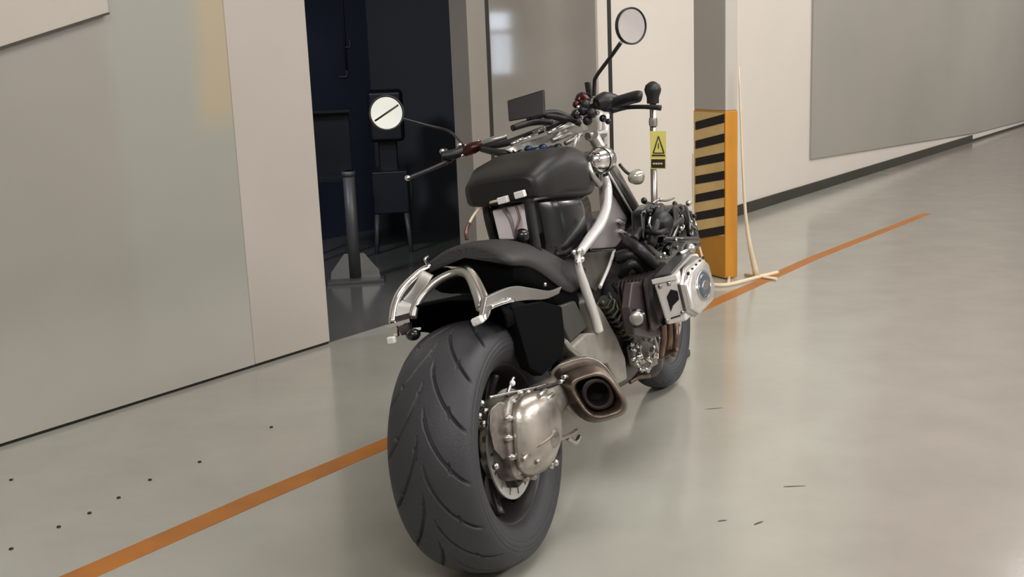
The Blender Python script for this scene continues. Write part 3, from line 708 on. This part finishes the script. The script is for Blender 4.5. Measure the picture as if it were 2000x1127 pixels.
MB().loft([ex(-.085, .077, .090, -.014, .002), ex(-.045, .072, .083, -.008, 0), ex(-.04, .074, .085, -.008, 0), ex(-.032, .070, .081, -.006, 0), ex(0, .060, .068), ex(.006, .056, .064), ex(-.002, .049, .056), ex(-.03, .044, .050), ex(-.09, .040, .045)], caps=False).build('end_cap', 'burnt', sl)
MB().loft([ex(-.012, .041, .045, .002, .002, .9, sk=.1), ex(-.006, .036, .038, .002, .002, 1, sk=0), ex(-.012, .031, .033, .002, .002, 1, sk=0), ex(-.09, .029, .031, .002, .002, 1, sk=0)], caps=False).build('inner_pipe', mat('sooty steel', (.035, .025, .024), .5, .6), sl)
MB().loft([ex(-.079, .042, .047), ex(-.083, .042, .047)]).build('baffle', 'soot', sl)
for q in ((1099, 738, .2), (1092, 747, .2)): MB().tube(sub([K(q[0], q[1], q[2]), K(q[0] + 8, q[1] - 1, q[2] + .005)], sl), .006, 8).build('bolt', 'chrome', sl)
MB().tube([Vector(ex(-.2, 0, 0, -.03, .03)[0]) + sl.location, Vector((.11, .50, .33)), Vector((.07, .72, .27)), Vector((.05, .95, .22))], [.04, .032, .026, .022], 14).build('exhaust_pipe', 'darkb', B)

# ---- engine
MB().loft([ring_arch(.70, .08, .58, .24), ring_arch(.80, .10, .60, .20), ring_arch(1.05, .125, .61, .18), ring_arch(1.24, .12, .60, .19), ring_arch(1.30, .10, .56, .22)]).build('engine_block', 'darkb', B)
MB().loft([ring_arch(.74, .06, .48, .26), ring_arch(.70, .09, .50, .24), ring_arch(.62, .07, .46, .30)]).build('gearbox', 'cast', B)
def cyl(sgn, parent):
    e = empty('cylinder', (sgn * .25, .93, .50)); e.parent = parent
    for k in range(8):
        s_ = .165 + k * .0125
        MB().loft([[Vector((sgn * (s_ + t), .93 + a_ * .112, .498 + b_ * .088)) - e.location for a_, b_ in ((-1, -.8), (-.8, -1), (.8, -1), (1, -.8), (1, .8), (.8, 1), (-.8, 1), (-1, .8))] for t in (0, .005)], smooth=False).build('fin', 'darkb', e)
    MB().lathe([(.10 * 1, .085), (.27, .085)], Vector((0, .93, .498)) - e.location, (sgn, 0, 0), 24).build('barrel', 'blkm', e)
    return e
def head_ring(s_, f0, f1, u0, u1, c, o, sg=1):
    return [Vector((sg * s_, a_, b_)) - o.location for a_, b_ in ((f0 + c, u0), (f1 - c, u0), (f1, u0 + c), (f1, u1 - c), (f1 - c, u1), (f0 + c, u1), (f0, u1 - c), (f0, u0 + c))]
for sg in (1, -1):
    ce = cyl(sg, B)
    if sg < 0: 
        MB().loft([head_ring(.27, .84, 1.06, .43, .59, .03, ce, -1), head_ring(.36, .85, 1.05, .44, .58, .03, ce, -1)], smooth=False).build('head', 'chrome', ce, bevel=.008)
cy = empty('cylinder_head', (.33, .93, .52)); cy.parent = B
C_ = dict(nli=K(1273, 547, .27)); f0 = C_['nli'].y
C_['nro'] = KF(1322, 537, f0); C_['bli'] = KF(1301, 637, f0); C_['bro'] = KF(1343, 628, f0)
C_['fro'] = K(1364, 494, C_['nro'].x); C_['fbo'] = K(1388, 583, C_['bro'].x)
fi = C_['nli'] + (C_['fro'] - C_['nro']); fb = C_['bli'] + (C_['fbo'] - C_['bro'])
def L3(*a_): return [Vector(p) - cy.location for p in a_]
MB().hexa(L3(C_['bli'], C_['bro'], C_['fbo'], fb, C_['nli'], C_['nro'], C_['fro'], fi)).build('head_casting', 'headalu', cy, bevel=.010, seg=3)
# rocker cover: bevelled outer cap with oval badge
c4 = [C_['nro'], C_['fro'], C_['fbo'], C_['bro']]; cc = sum(c4, Vector()) / 4
outn = Vector((1, 0, 0))
def shrink(k_, out): return [cc + (p - cc) * k_ + outn * out for p in c4]
def octo(k_, out, cut=.22):
    q = shrink(k_, out); r_ = []
    for i in range(4):
        a_, b_, c_ = q[i - 1], q[i], q[(i + 1) % 4]
        r_ += [b_.lerp(a_, cut), b_.lerp(c_, cut)]
    return [p - cy.location for p in r_]
MB().loft([octo(1.03, -.006), octo(1.05, .006), octo(1.0, .014)], smooth=False).build('gasket_rim', 'steel', cy, bevel=.002)
MB().loft([octo(.97, .012), octo(.94, .024), octo(.84, .031)], smooth=False).build('rocker_cover', 'polish', cy, bevel=.005, seg=3)
eu = ((c4[0] + c4[1]) - (c4[2] + c4[3])).normalized(); ef = ((c4[1] + c4[2]) - (c4[0] + c4[3])).normalized()
def oval(ra, rb, out, n=28): return [cc + ef * ra * math.cos(2 * PI * i / n) + eu * rb * math.sin(2 * PI * i / n) + outn * out - cy.location for i in range(n)]
MB().loft([oval(.085, .050, .028), oval(.085, .050, .036), oval(.074, .042, .038), oval(.074, .042, .032)], caps=True).build('badge_ring', 'steel', cy)
MB().loft([oval(.072, .040, .028), oval(.072, .040, .0375), oval(.06, .030, .0395)]).build('badge', 'badge', cy)
MB().loft([oval(.040, .015, .035), oval(.040, .015, .0415)]).build('badge_centre', 'steel', cy)
for k in range(5):
    p0 = c4[0].lerp(c4[1], .12 + k * .18) + eu * -.010 + outn * .026
    MB().box(p0 - cy.location, (.006, .016, .010)).build('cover_notch', 'darkb', cy)
# rear port and fine marks on the head's rear face
rn = (C_['nro'] - C_['nli']).cross(C_['bli'] - C_['nli']).normalized()
if rn.y > 0: rn = -rn
def rf(u_, v_): return C_['nli'].lerp(C_['nro'], u_).lerp(C_['bli'].lerp(C_['bro'], u_), v_)
MB().prism([p - cy.location for p in (rf(.38, .42) , rf(.62, .28), rf(.88, .34), rf(.86, .52), rf(.55, .62), rf(.38, .74))], rn * .003).build('port', 'soot', cy, bevel=.002)
MB().prism([p - cy.location for p in (rf(.30, .86), rf(.75, .84), rf(.75, .87), rf(.30, .89))], rn * .002).build('slot', 'darkb', cy)
for u_, v_ in ((.25, .17), (.62, .15), (.88, .80), (.12, .9)):
    MB().lathe([(0, .007), (.006, .007), (.008, .004), (.008, .0001)], rf(u_, v_) - cy.location, rn, 10).build('bolt', 'steel', cy)
MB().prism([p - cy.location for p in (rf(0, 0), rf(1, 0), rf(1, .1), rf(0, .1))], rn * .008).build('head_lip', 'headalu', cy, bevel=.002)
# top: dark plate and spark-plug cap with bright tube
tpn = Vector((0, 0, 1))
MB().prism([p + tpn * .004 - cy.location for p in (C_['nli'].lerp(C_['nro'], .1), C_['nli'].lerp(C_['nro'], .8), fi.lerp(C_['fro'], .7), fi.lerp(C_['fro'], .05))], (0, 0, .006)).build('top_plate', mat('dark grey top plate', (.09, .09, .085), .35, .4), cy, bevel=.003)
q0 = K(1326, 499, .30); q1 = K(1347, 488, .32)
MB().tube(L3(q0, q1), .010, 12).build('plug_tube', 'chrome', cy)
MB().ball(q1 - cy.location, .022, 14, (1, .8, 1)).build('plug_cap', 'satin', cy)
# exhaust headers below the head and peg
for i, x in enumerate((1296, 1308, 1320)):
    MB().tube([K(x - 2, 632, .25 - i * .01), K(x, 662, .235), K(x - 4, 694, .20)], [.013, .011, .010], 10).build('header_pipe', 'copper', B)
MB().tube([K(1285, 702, .17), K(1300, 694, .2), K(1323, 683, .25)], [.009, .008, .007], 10).build('foot_peg', 'copper', B)
# dark cover with round plug behind the cylinder
MB().prism([K(x, y, .24) for x, y in ((1236, 552), (1272, 548), (1284, 590), (1303, 650), (1276, 662), (1240, 655), (1230, 600))], (-.03, 0, 0)).build('cylinder_cover', mat('mauve brown casting', (.075, .06, .062), .4, .4, vary=.3, scale=14), B, bevel=.006)
MB().lathe([(-.01, .022), (.006, .022), (.010, .015), (.010, .0001)], K(1243, 623, .255), (.3, -1, .1), 18).build('plug', 'satin', B)
MB().lathe([(-.01, .03), (.002, .03), (.002, .0001)], K(1243, 623, .25), (.3, -1, .1), 18).build('plug_seat', 'blk', B)
# black intake and hoses above the engine
MB().loft([ring_arch(1.20, .10, .70, .56), ring_arch(1.28, .20, .745, .55), ring_arch(1.45, .25, .76, .52), ring_arch(1.60, .22, .74, .52), ring_arch(1.66, .15, .70, .54)], smooth=True).build('intake_box', 'blk', B)
MB().prism([K(x, y, .225) for x, y in ((1258, 412), (1270, 399), (1300, 402), (1335, 398), (1352, 412), (1364, 445), (1372, 484), (1335, 494), (1290, 503), (1262, 470))], (-.05, 0, 0)).build('engine_shroud', 'blk', B, bevel=.014, seg=3)
for a_, b_, c_, r_, m_ in [
  ((1266, 402, .16), (1262, 425, .2), (1238, 470, .2), .014, 'blkm'), ((1290, 406, .22), (1284, 430, .26), (1272, 480, .24), .016, 'blkm'),
  ((1316, 408, .22), (1320, 440, .26), (1300, 492, .27), .013, 'blk'), ((1336, 408, .22), (1346, 445, .26), (1354, 482, .27), .015, 'blk'),
  ((1225, 470, .17), (1250, 490, .23), (1278, 520, .25), .018, 'blkm'), ((1205, 505, .14), (1240, 500, .2), (1268, 530, .22), .022, 'blkm'),
  ((1215, 540, .15), (1235, 515, .2), (1262, 545, .2), .016, 'blkm'), ((1290, 470, .26), (1330, 470, .3), (1362, 470, .3), .012, 'blk'),
  ((1255, 450, .2), (1290, 455, .28), (1330, 430, .28), .010, 'blkm'), ((1200, 560, .13), (1215, 575, .16), (1232, 580, .17), .016, 'blk')]:
    MB().tube([K(*a_), K(*b_), K(*c_)], r_, 10).build('hose', m_, B)
rng = random.Random(11)
for i in range(34):
    x, y = rng.uniform(1262, 1360), rng.uniform(402, 490)
    p = K(x, y, .236); q = p + Vector((rng.uniform(-.01, .02), rng.uniform(-.03, .03), rng.uniform(-.03, .03)))
    if i % 3 == 0: MB().ball(p, rng.uniform(.005, .011), 8).build('fitting', rng.choice(['blk', 'steel', 'darkb', 'blkm']), B)
    else: MB().tube([p, (p + q) / 2 + Vector((.012, 0, 0)), q], rng.uniform(.003, .008), 6).build('hose', rng.choice(['blk', 'blkm', 'blk', 'darkb', 'satin']), B)
MB().lathe([(-.03, .001), (-.03, .034), (.0, .040), (.02, .036), (.026, .001)], K(1292, 436, .27), (.5, -.85, .1), 22).build('throttle_body', 'blkm', B)
for x, y, s_, r_, m_ in [(1267, 416, .22, .010, 'whitep'), (1276, 430, .24, .005, 'chrome'), (1320, 470, .3, .006, 'steel'), (1297, 497, .27, .007, 'chrome'), (1290, 504, .27, .005, 'steel'), (1246, 545, .2, .008, 'steel'), (1262, 562, .2, .007, 'steel'), (1258, 393, .16, .012, 'blk'), (1318, 399, .2, .010, 'blk'), (1330, 447, .31, .007, 'steel'), (1350, 434, .3, .005, 'chrome'), (1222, 464, .16, .006, 'steel'), (1278, 398, .18, .008, 'satin'), (1290, 391, .18, .008, 'satin'), (1345, 398, .2, .012, 'steel'), (1300, 505, .26, .004, 'steel')]:
    MB().ball(K(x, y, s_), r_, 10).build('fitting', m_, B)
MB().tube([K(1270, 425, .25), K(1268, 437, .25), K(1272, 450, .25)], .004, 8).build('clip', 'chrome', B)
MB().tube([K(1275, 398, .19), K(1285, 392, .2), K(1300, 393, .2), K(1316, 388, .2)], .004, 8).build('fuel_pipe', 'steel', B)
MB().tube([K(1350, 412, .23), K(1356, 430, .23), K(1360, 442, .235)], .003, 8).build('clip', 'chrome', B)
# shock spring and linkage (olive, steel)
sp0, sp1 = K(1178, 586, .13), K(1226, 652, .14); axs = (sp1 - sp0); sl_ = axs.length; axs.normalize(); ox = axs.orthogonal().normalized(); oy = axs.cross(ox)
MB().tube([sp0 + axs * sl_ * t / 48 + (ox * math.cos(t * .98) + oy * math.sin(t * .98)) * .028 for t in range(49)], .005, 6, smooth_path=False).build('shock_spring', 'green', B)
MB().tube([sp0, sp1], .016, 12).build('shock_body', 'green', B)
MB().tube([K(1176, 590, .13), K(1200, 615, .14), K(1238, 656, .14)], .004, 8).build('brake_line', 'steel', B)
lk = empty('footrest_assembly', K(1258, 690, .17)); lk.parent = B
for i in range(26):
    x, y = random.uniform(1232, 1288), random.uniform(655, 728)
    if (x - 1260) / 30 + (y - 690) / 40 > 1.2: x -= 20
    p = K(x, y, random.uniform(.15, .18)); d = Vector((random.uniform(-1, 1), random.uniform(-1, 1), random.uniform(-1, 1))).normalized()
    if i % 2: MB().tube([p - lk.location, p + d * random.uniform(.015, .045) - lk.location], random.uniform(.004, .007), 8).build('link', random.choice(['steel', 'chrome', 'satin', 'castl']), lk)
    else: MB().lathe([(-.006, .0001), (-.006, .010), (.006, .010), (.008, .005), (.008, .0001)], p - lk.location, d, 10).build('bolt', random.choice(['steel', 'satin', 'chrome']), lk)
MB().prism([p - lk.location for p in (K(1240, 652, .15), K(1262, 650, .15), K(1284, 690, .15), K(1286, 712, .15), K(1262, 726, .15), K(1240, 712, .15), K(1234, 680, .15))], (-.02, 0, 0)).build('footrest_plate', 'cast', lk, bevel=.004)
MB().tube([p - lk.location for p in (K(1274, 640, .18), K(1280, 665, .18), K(1288, 692, .18))], .004, 8).build('brake_rod', 'silver', lk)
MB().tube([p - lk.location for p in (K(1248, 722, .16), K(1268, 722, .17), K(1272, 708, .17), K(1264, 704, .17))], .005, 8).build('pedal', 'chrome', lk)
MB().tube([K(1230, 748, .12), K(1248, 738, .14), K(1268, 735, .15)], .007, 8).build('stay', 'copper', B)
MB().loft([ring_arch(1.22, .09, .26, .15), ring_arch(1.30, .12, .27, .13), ring_arch(1.42, .10, .25, .14)]).build('belly_pan', 'darkb', B)
# belly and stand
MB().tube([(-.10, .82, .25), (-.19, .86, .12), (-.26, .90, -.034)], [.014, .011, .010], 10).build('side_stand', 'blkm', B)
MB().box((-.265, .90, -.032), (.05, .07, .008)).build('stand_foot', 'blkm', B, bevel=.002)
MB().tube([K(800, 830, -.2), K(775, 828, -.27), K(764, 832, -.30)], .010, 10).build('foot_peg', 'steel', B)

# ---- fork, headlamp, lamps
for s_ in (.115, -.115):
    fk = empty('fork_leg', (s_, 1.0, 1.0)); fk.parent = B
    P0 = Vector((s_, .955, 1.055)); P1 = Vector((s_, 1.30, .745)); P2 = Vector((s_ * .8, 1.69, .33))
    MB().tube([P0 - fk.location, P1 - fk.location], .020, 14).build('upper_tube', 'satin', fk)
    MB().tube([P1 - fk.location, P2 - fk.location], [.027, .025], 14).build('lower_tube', 'blkm', fk)
    MB().tube([P0.lerp(P1, .25) + Vector((-.025, 0, -.012)) - fk.location, P1 + Vector((-.025, 0, -.012)) - fk.location], .020, 12).build('gaiter', 'blkm', fk)
    MB().tube([P0.lerp(P1, .2) + Vector((0, -.01, -.034)) - fk.location, P1 + Vector((0, -.01, -.034)) - fk.location], .004, 8).build('brake_line', 'silver', fk)
MB().loft([[Vector((x, .99 + dy, .99 + dz)) for dy, dz in ((-.03, -.02), (.03, -.05), (.05, -.02), (-.01, .02))] for x in (-.12, .12)], smooth=False).build('lower_clamp', 'satin', B, bevel=.008)
hl = K(1171, 314, .135)
MB().lathe([(-.050, .0001), (-.048, .018), (-.036, .030), (-.016, .038), (.01, .042), (.035, .043), (.04, .036), (.04, .0001)], hl, (.12, 1, -.05), 28, ref=(1, 0, 0)).build('headlamp_shell', 'chrome', B)
MB().lathe([(.0, .043), (.008, .047), (.016, .043)], hl, (.12, 1, -.05), 28).build('headlamp_ring', 'steel', B)
MB().tube([hl + Vector((-.02, -.06, .0)), hl + Vector((-.01, -.065, -.04)), hl + Vector((.0, -.03, -.08))], .010, 8).build('lamp_bracket', 'satin', B)
for k in range(5): MB().tube([K(1150 + k * 8, 322 + (k % 2) * 6, .11), K(1153 + k * 7, 345, .10), K(1160 + k * 5, 362, .09)], .006, 8).build('bracket', 'steel' if k % 2 else 'blkm', B)
MB().tube([K(1210, 322, .13), K(1222, 336, .15), K(1236, 345, .17)], .006, 8).build('indicator_stalk', 'blkm', B)
MB().lathe([(-.028, .0001), (-.026, .018), (-.008, .025), (.0, .026)], K(1243, 347, .18), (.3, .9, 0), 22).build('front_indicator', 'lens', B)
MB().lathe([(0, .026), (.010, .027), (.024, .018), (.028, .0001)], K(1243, 347, .18), (.3, .9, 0), 22).build('indicator_housing', 'satin', B)

# ---- tank and airbox
def tank_ring(f, wl_, wr_, top, bot, n=32, pw=.36):
    out = []
    for i in range(n):
        t = 2 * PI * i / n; c_, s_ = math.cos(t), math.sin(t)
        x = (wr_ if c_ > 0 else wl_) * math.copysign(abs(c_) ** pw, c_); z = (top + bot) / 2 + (top - bot) / 2 * math.copysign(abs(s_) ** (pw if s_ < 0 else .75), s_)
        out.append((x, f, z))
    return out
MB().loft([tank_ring(.425, .10, .095, .985, .925), tank_ring(.44, .125, .115, 1.0, .915), tank_ring(.52, .14, .13, 1.035, .905), tank_ring(.66, .15, .135, 1.05, .89), tank_ring(.80, .145, .13, 1.04, .875), tank_ring(.90, .12, .115, 1.02, .865), tank_ring(.96, .07, .07, .99, .87)]).build('tank', 'blkt', B)
MB().loft([tank_ring(.52, .10, .07, .93, .74, pw=.35), tank_ring(.62, .11, .098, .92, .70, pw=.35), tank_ring(.80, .11, .10, .90, .70, pw=.4), tank_ring(.93, .08, .08, .89, .75, pw=.5)]).build('airbox', 'blk', B)
MB().tube([K(1030, 378, .07), K(1038, 430, .07), K(1048, 492, .07)], .016, 10).build('rear_hoop', 'blkm', B)
MB().tube([K(948, 395, -.09), K(953, 430, -.09), K(966, 478, -.09)], .012, 10).build('rear_hoop', 'blkm', B)
MB().tube([K(1042, 392, .10), K(1100, 378, .11), K(1150, 372, .11)], .004, 8).build('tank_seam', 'dkgrey', B)
# white electronic box with connectors and wires at the back of the tank
eb = empty('electronics_box', (0, .45, .86)); eb.parent = B
MB().prism(sub([K(960, 412, -.06), K(1016, 400, .035), K(1030, 470, .04), K(974, 470, -.05)], eb), (0, .05, 0)).build('case', mat('pale lilac plastic', (.86, .80, .83), .25, .2), eb, bevel=.006)
MB().tube(sub([K(985, 408, -.02), K(998, 432, .0), K(1006, 468, .0)], eb), [.010, .006, .004], 8).build('rib', mat('grey lilac plastic', (.30, .27, .28), .4), eb)
MB().tube(sub([K(1006, 402, .02), K(1014, 425, .03), K(1008, 450, .02), K(1006, 468, .01)], eb), .0035, 8).build('wire', 'copper', eb)
MB().ball(Vector(K(1020, 462, .05)) - eb.location, .022, 12).build('grommet', 'blk', eb)
for q in ((983, 392), (1016, 381)): MB().box(KF(*q, .405) - eb.location, (.032, .02, .020), Matrix.Rotation(-.12, 3, 'Y').to_euler()).build('connector', 'whitep', eb, bevel=.003)
MB().tube(sub([KF(978, 393, .415), KF(962, 396, .42), K(945, 402, -.08), K(928, 418, -.09), K(916, 438, -.10)], eb), .0042, 8).build('cable', 'cream', eb)
MB().tube(sub([K(916, 438, -.10), K(910, 452, -.10), K(912, 470, -.10)], eb), .006, 8).build('cable_end', 'copper', eb)

# ---- handlebar
hb = empty('handlebar', (0, .95, 1.08)); hb.parent = B
def H(*a_): return [Vector(K(*q)) - hb.location for q in a_]
MB().tube(H((945, 288, -.22), (985, 282, -.14), (1040, 262, -.05), (1100, 238, .03), (1140, 218, .12), (1170, 205, .19)), .011, 12).build('bar', 'blkm', hb)
MB().tube(H((862, 306, -.345), (885, 303, -.31), (905, 296, -.285)), [.016, .017, .016], 14).build('left_grip', 'blkm', hb)
MB().tube(H((905, 298, -.285), (925, 290, -.25), (944, 282, -.22)), [.017, .020, .013], 12).build('left_switch', 'red', hb)
MB().tube(H((940, 282, -.225), (965, 274, -.18), (990, 268, -.14)), [.010, .012, .009], 10).build('clamp', 'satin', hb)
for q in ((902, 285, -.29, .008, 'chrome'), (912, 288, -.28, .009, 'steel'), (907, 305, -.285, .007, 'chrome'), (928, 283, -.25, .007, 'steel'), (938, 278, -.24, .006, 'chrome'), (868, 297, -.34, .009, 'steel'), (880, 310, -.33, .018, 'red'), (873, 300, -.34, .015, 'blkm')):
    MB().ball(Vector(K(*q[:3])) + Vector((0, -.016, .002)) - hb.location, q[3], 10).build('fitting', q[4], hb)
MB().tube(H((872, 318, -.33), (845, 330, -.345), (815, 342, -.355), (798, 349, -.36)), [.009, .007, .006, .007], 8).build('clutch_lever', 'blkm', hb)
MB().ball(Vector(K(796, 349, -.36)) - hb.location, .009, 12).build('lever_ball', 'chrome', hb)
# silver top clamp and bracket work
band(H((985, 294, -.12), (1020, 280, -.07), (1060, 268, -.02), (1100, 254, .04), (1135, 240, .09)), H((1000, 300, -.10), (1030, 292, -.05), (1068, 282, 0), (1108, 268, .05), (1140, 258, .09)), .05, 'top_clamp', 'satin', hb)
for a_, b_, r_, m_ in [((998, 284, -.10), (1022, 272, -.07), .006, 'chrome'), ((1018, 276, -.07), (1050, 262, -.03), .005, 'chrome'), ((1040, 262, -.04), (1062, 252, -.01), .006, 'steel'), ((1056, 232, -.01), (1066, 258, 0), .004, 'chrome'), ((1070, 262, .01), (1100, 246, .04), .006, 'chrome'), ((1078, 276, .02), (1112, 262, .06), .009, 'satin'), ((1100, 250, .05), (1122, 244, .07), .005, 'whitep'), ((1104, 282, .05), (1136, 262, .09), .008, 'satin'), ((1128, 280, .08), (1132, 262, .09), .004, 'silver'), ((1120, 290, .07), (1126, 270, .08), .005, 'silver'), ((1000, 298, -.1), (1016, 296, -.08), .008, 'blk'), ((1140, 236, .1), (1160, 226, .13), .005, 'steel'), ((1126, 228, .1), (1150, 222, .12), .005, 'chrome'), ((1148, 268, .1), (1180, 262, .13), .014, 'satin'), ((1160, 240, .12), (1176, 222, .15), .006, 'whitep'), ((1180, 285, .12), (1184, 225, .13), .012, 'silver')]:
    MB().tube(H(a_, b_), r_, 8).build('bracket', m_, hb)
for q in ((1046, 298, -.01, .020, 'blue'), (1060, 290, 0, .016, 'blue'), (1032, 292, -.03, .014, 'blue'), (1078, 296, .02, .022, 'blue'), (1048, 308, 0, .007, 'chrome'), (1090, 290, .04, .018, 'blk'), (1016, 300, -.06, .014, 'blk'), (1108, 294, .05, .014, 'blk'), (1026, 323 - 3, -.02, .005, 'steel')):
    MB().ball(Vector(K(*q[:3])) - hb.location, q[3], 12, (1, 1, .8)).build('cap', q[4], hb)
for k_, (a_, b_, c_) in enumerate([((1030, 232, -.04), (1085, 222, .03), (1135, 244, .1)), ((1000, 252, -.08), (1040, 240, -.03), (1080, 240, .03)), ((940, 292, -.22), (980, 300, -.14), (1020, 296, -.08)), ((1062, 226, 0), (1100, 232, .05), (1130, 236, .1))]):
    MB().tube(H(a_, b_, c_), [.010, .012, .010], 10).build('hose', 'blkm', hb)
# right controls
MB().tube(H((1164, 204, .18), (1180, 200, .20), (1200, 203, .225), (1218, 202, .25)), [.018, .032, .030, .017], 14).build('master_cylinder', 'blkm', hb)
MB().tube(H((1188, 206, .21), (1215, 198, .26), (1244, 190, .325), (1253, 190, .34)), [.017, .019, .019, .015], 14).build('right_grip', 'blkm', hb)
MB().tube(H((1195, 216, .22), (1225, 211, .27), (1260, 210, .33), (1291, 212, .38)), [.012, .007, .007, .009], 10).build('brake_lever', 'blkm', hb)
MB().tube(H((1130, 200, .12), (1136, 190, .13), (1148, 200, .15)), [.014, .016, .014], 10).build('right_switch', 'red', hb)
for q in ((1128, 205, .12, .012, 'red'), (1138, 200, .13, .010, 'red'), (1132, 210, .13, .006, 'chrome'), (1142, 216, .14, .018, 'blkm'), (1128, 224, .12, .016, 'blk'), (1158, 222, .17, .016, 'blkm'), (1180, 232, .19, .012, 'blk'), (1150, 236, .15, .016, 'blkm'), (1170, 222, .18, .006, 'steel'), (1176, 208, .19, .004, 'steel'), (1190, 238, .19, .010, 'blk'), (1146, 205, .15, .015, 'blkm'), (1136, 234, .12, .01, 'steel')):
    MB().ball(Vector(K(*q[:3])) + Vector((0, -.012, 0)) - hb.location, q[3], 12).build('fitting', q[4], hb)
MB().box(Vector(K(1150, 178, .15)) - hb.location, (.016, .02, .055)).build('reservoir', 'blk', hb, bevel=.003)
# display
ds = empty('display', (0, .95, 1.16)); ds.parent = hb; ds.location = Vector((0, 0, .08))
dof = hb.location + ds.location
dq = [K(993, 239, -.062), K(1064, 226, .055), K(1062, 176, .055), K(990, 198, -.062)]
dm = sum(dq, Vector()) / 4
MB().prism([p - hb.location for p in dq], (0, .012, 0)).build('display_case', 'screen', hb, bevel=.004)
D.objects.remove(ds)
# ---- mirrors
def mirror(cx, cy_, s_, r_, nrm, stalk, name):
    c = K(cx, cy_, s_); e = empty(name, c); e.parent = B
    wc = R0 + bs * c.x + bf * c.y + bu * c.z        # turn the glass so that it shows the spot nrm of the room to a person behind the machine
    nw = ((CP - wc).normalized() + (Vector(nrm) - wc).normalized()).normalized(); nrm = Vector((nw.dot(bs), nw.dot(bf), nw.dot(bu)))
    MB().lathe([(-.022, .0001), (-.020, r_ * .6), (-.008, r_ * .98), (.003, r_), (.006, r_ * .96), (.003, r_ * .90), (.0, r_ * .88)], (0, 0, 0), nrm, 40).build('mirror_housing', 'blkm', e)
    MB().lathe([(.0015, .0001), (.0015, r_ * .89)], (0, 0, 0), nrm, 40).build('mirror_glass', 'glassy', e)
    pts = [Vector(K(*q)) - c for q in stalk]; MB().tube(pts, .006 if s_ > 0 else .0045, 10).build('stalk', 'blkm', e)
    return e, nrm
mirror(1233, 52, .38, .054, W(1.0, -9, 1.7), [(1213, 84, .37), (1196, 108, .33), (1165, 150, .22), (1161, 165, .20), (1160, 188, .19)], 'mirror')
e, nn = mirror(755, 222, -.42, .056, W(-5.0, -9, 2.7), [(782, 232, -.50), (830, 245, -.46), (878, 258, -.38), (905, 285, -.28)], 'mirror')
# dark rod on the left glass, stands in for a beam's reflection
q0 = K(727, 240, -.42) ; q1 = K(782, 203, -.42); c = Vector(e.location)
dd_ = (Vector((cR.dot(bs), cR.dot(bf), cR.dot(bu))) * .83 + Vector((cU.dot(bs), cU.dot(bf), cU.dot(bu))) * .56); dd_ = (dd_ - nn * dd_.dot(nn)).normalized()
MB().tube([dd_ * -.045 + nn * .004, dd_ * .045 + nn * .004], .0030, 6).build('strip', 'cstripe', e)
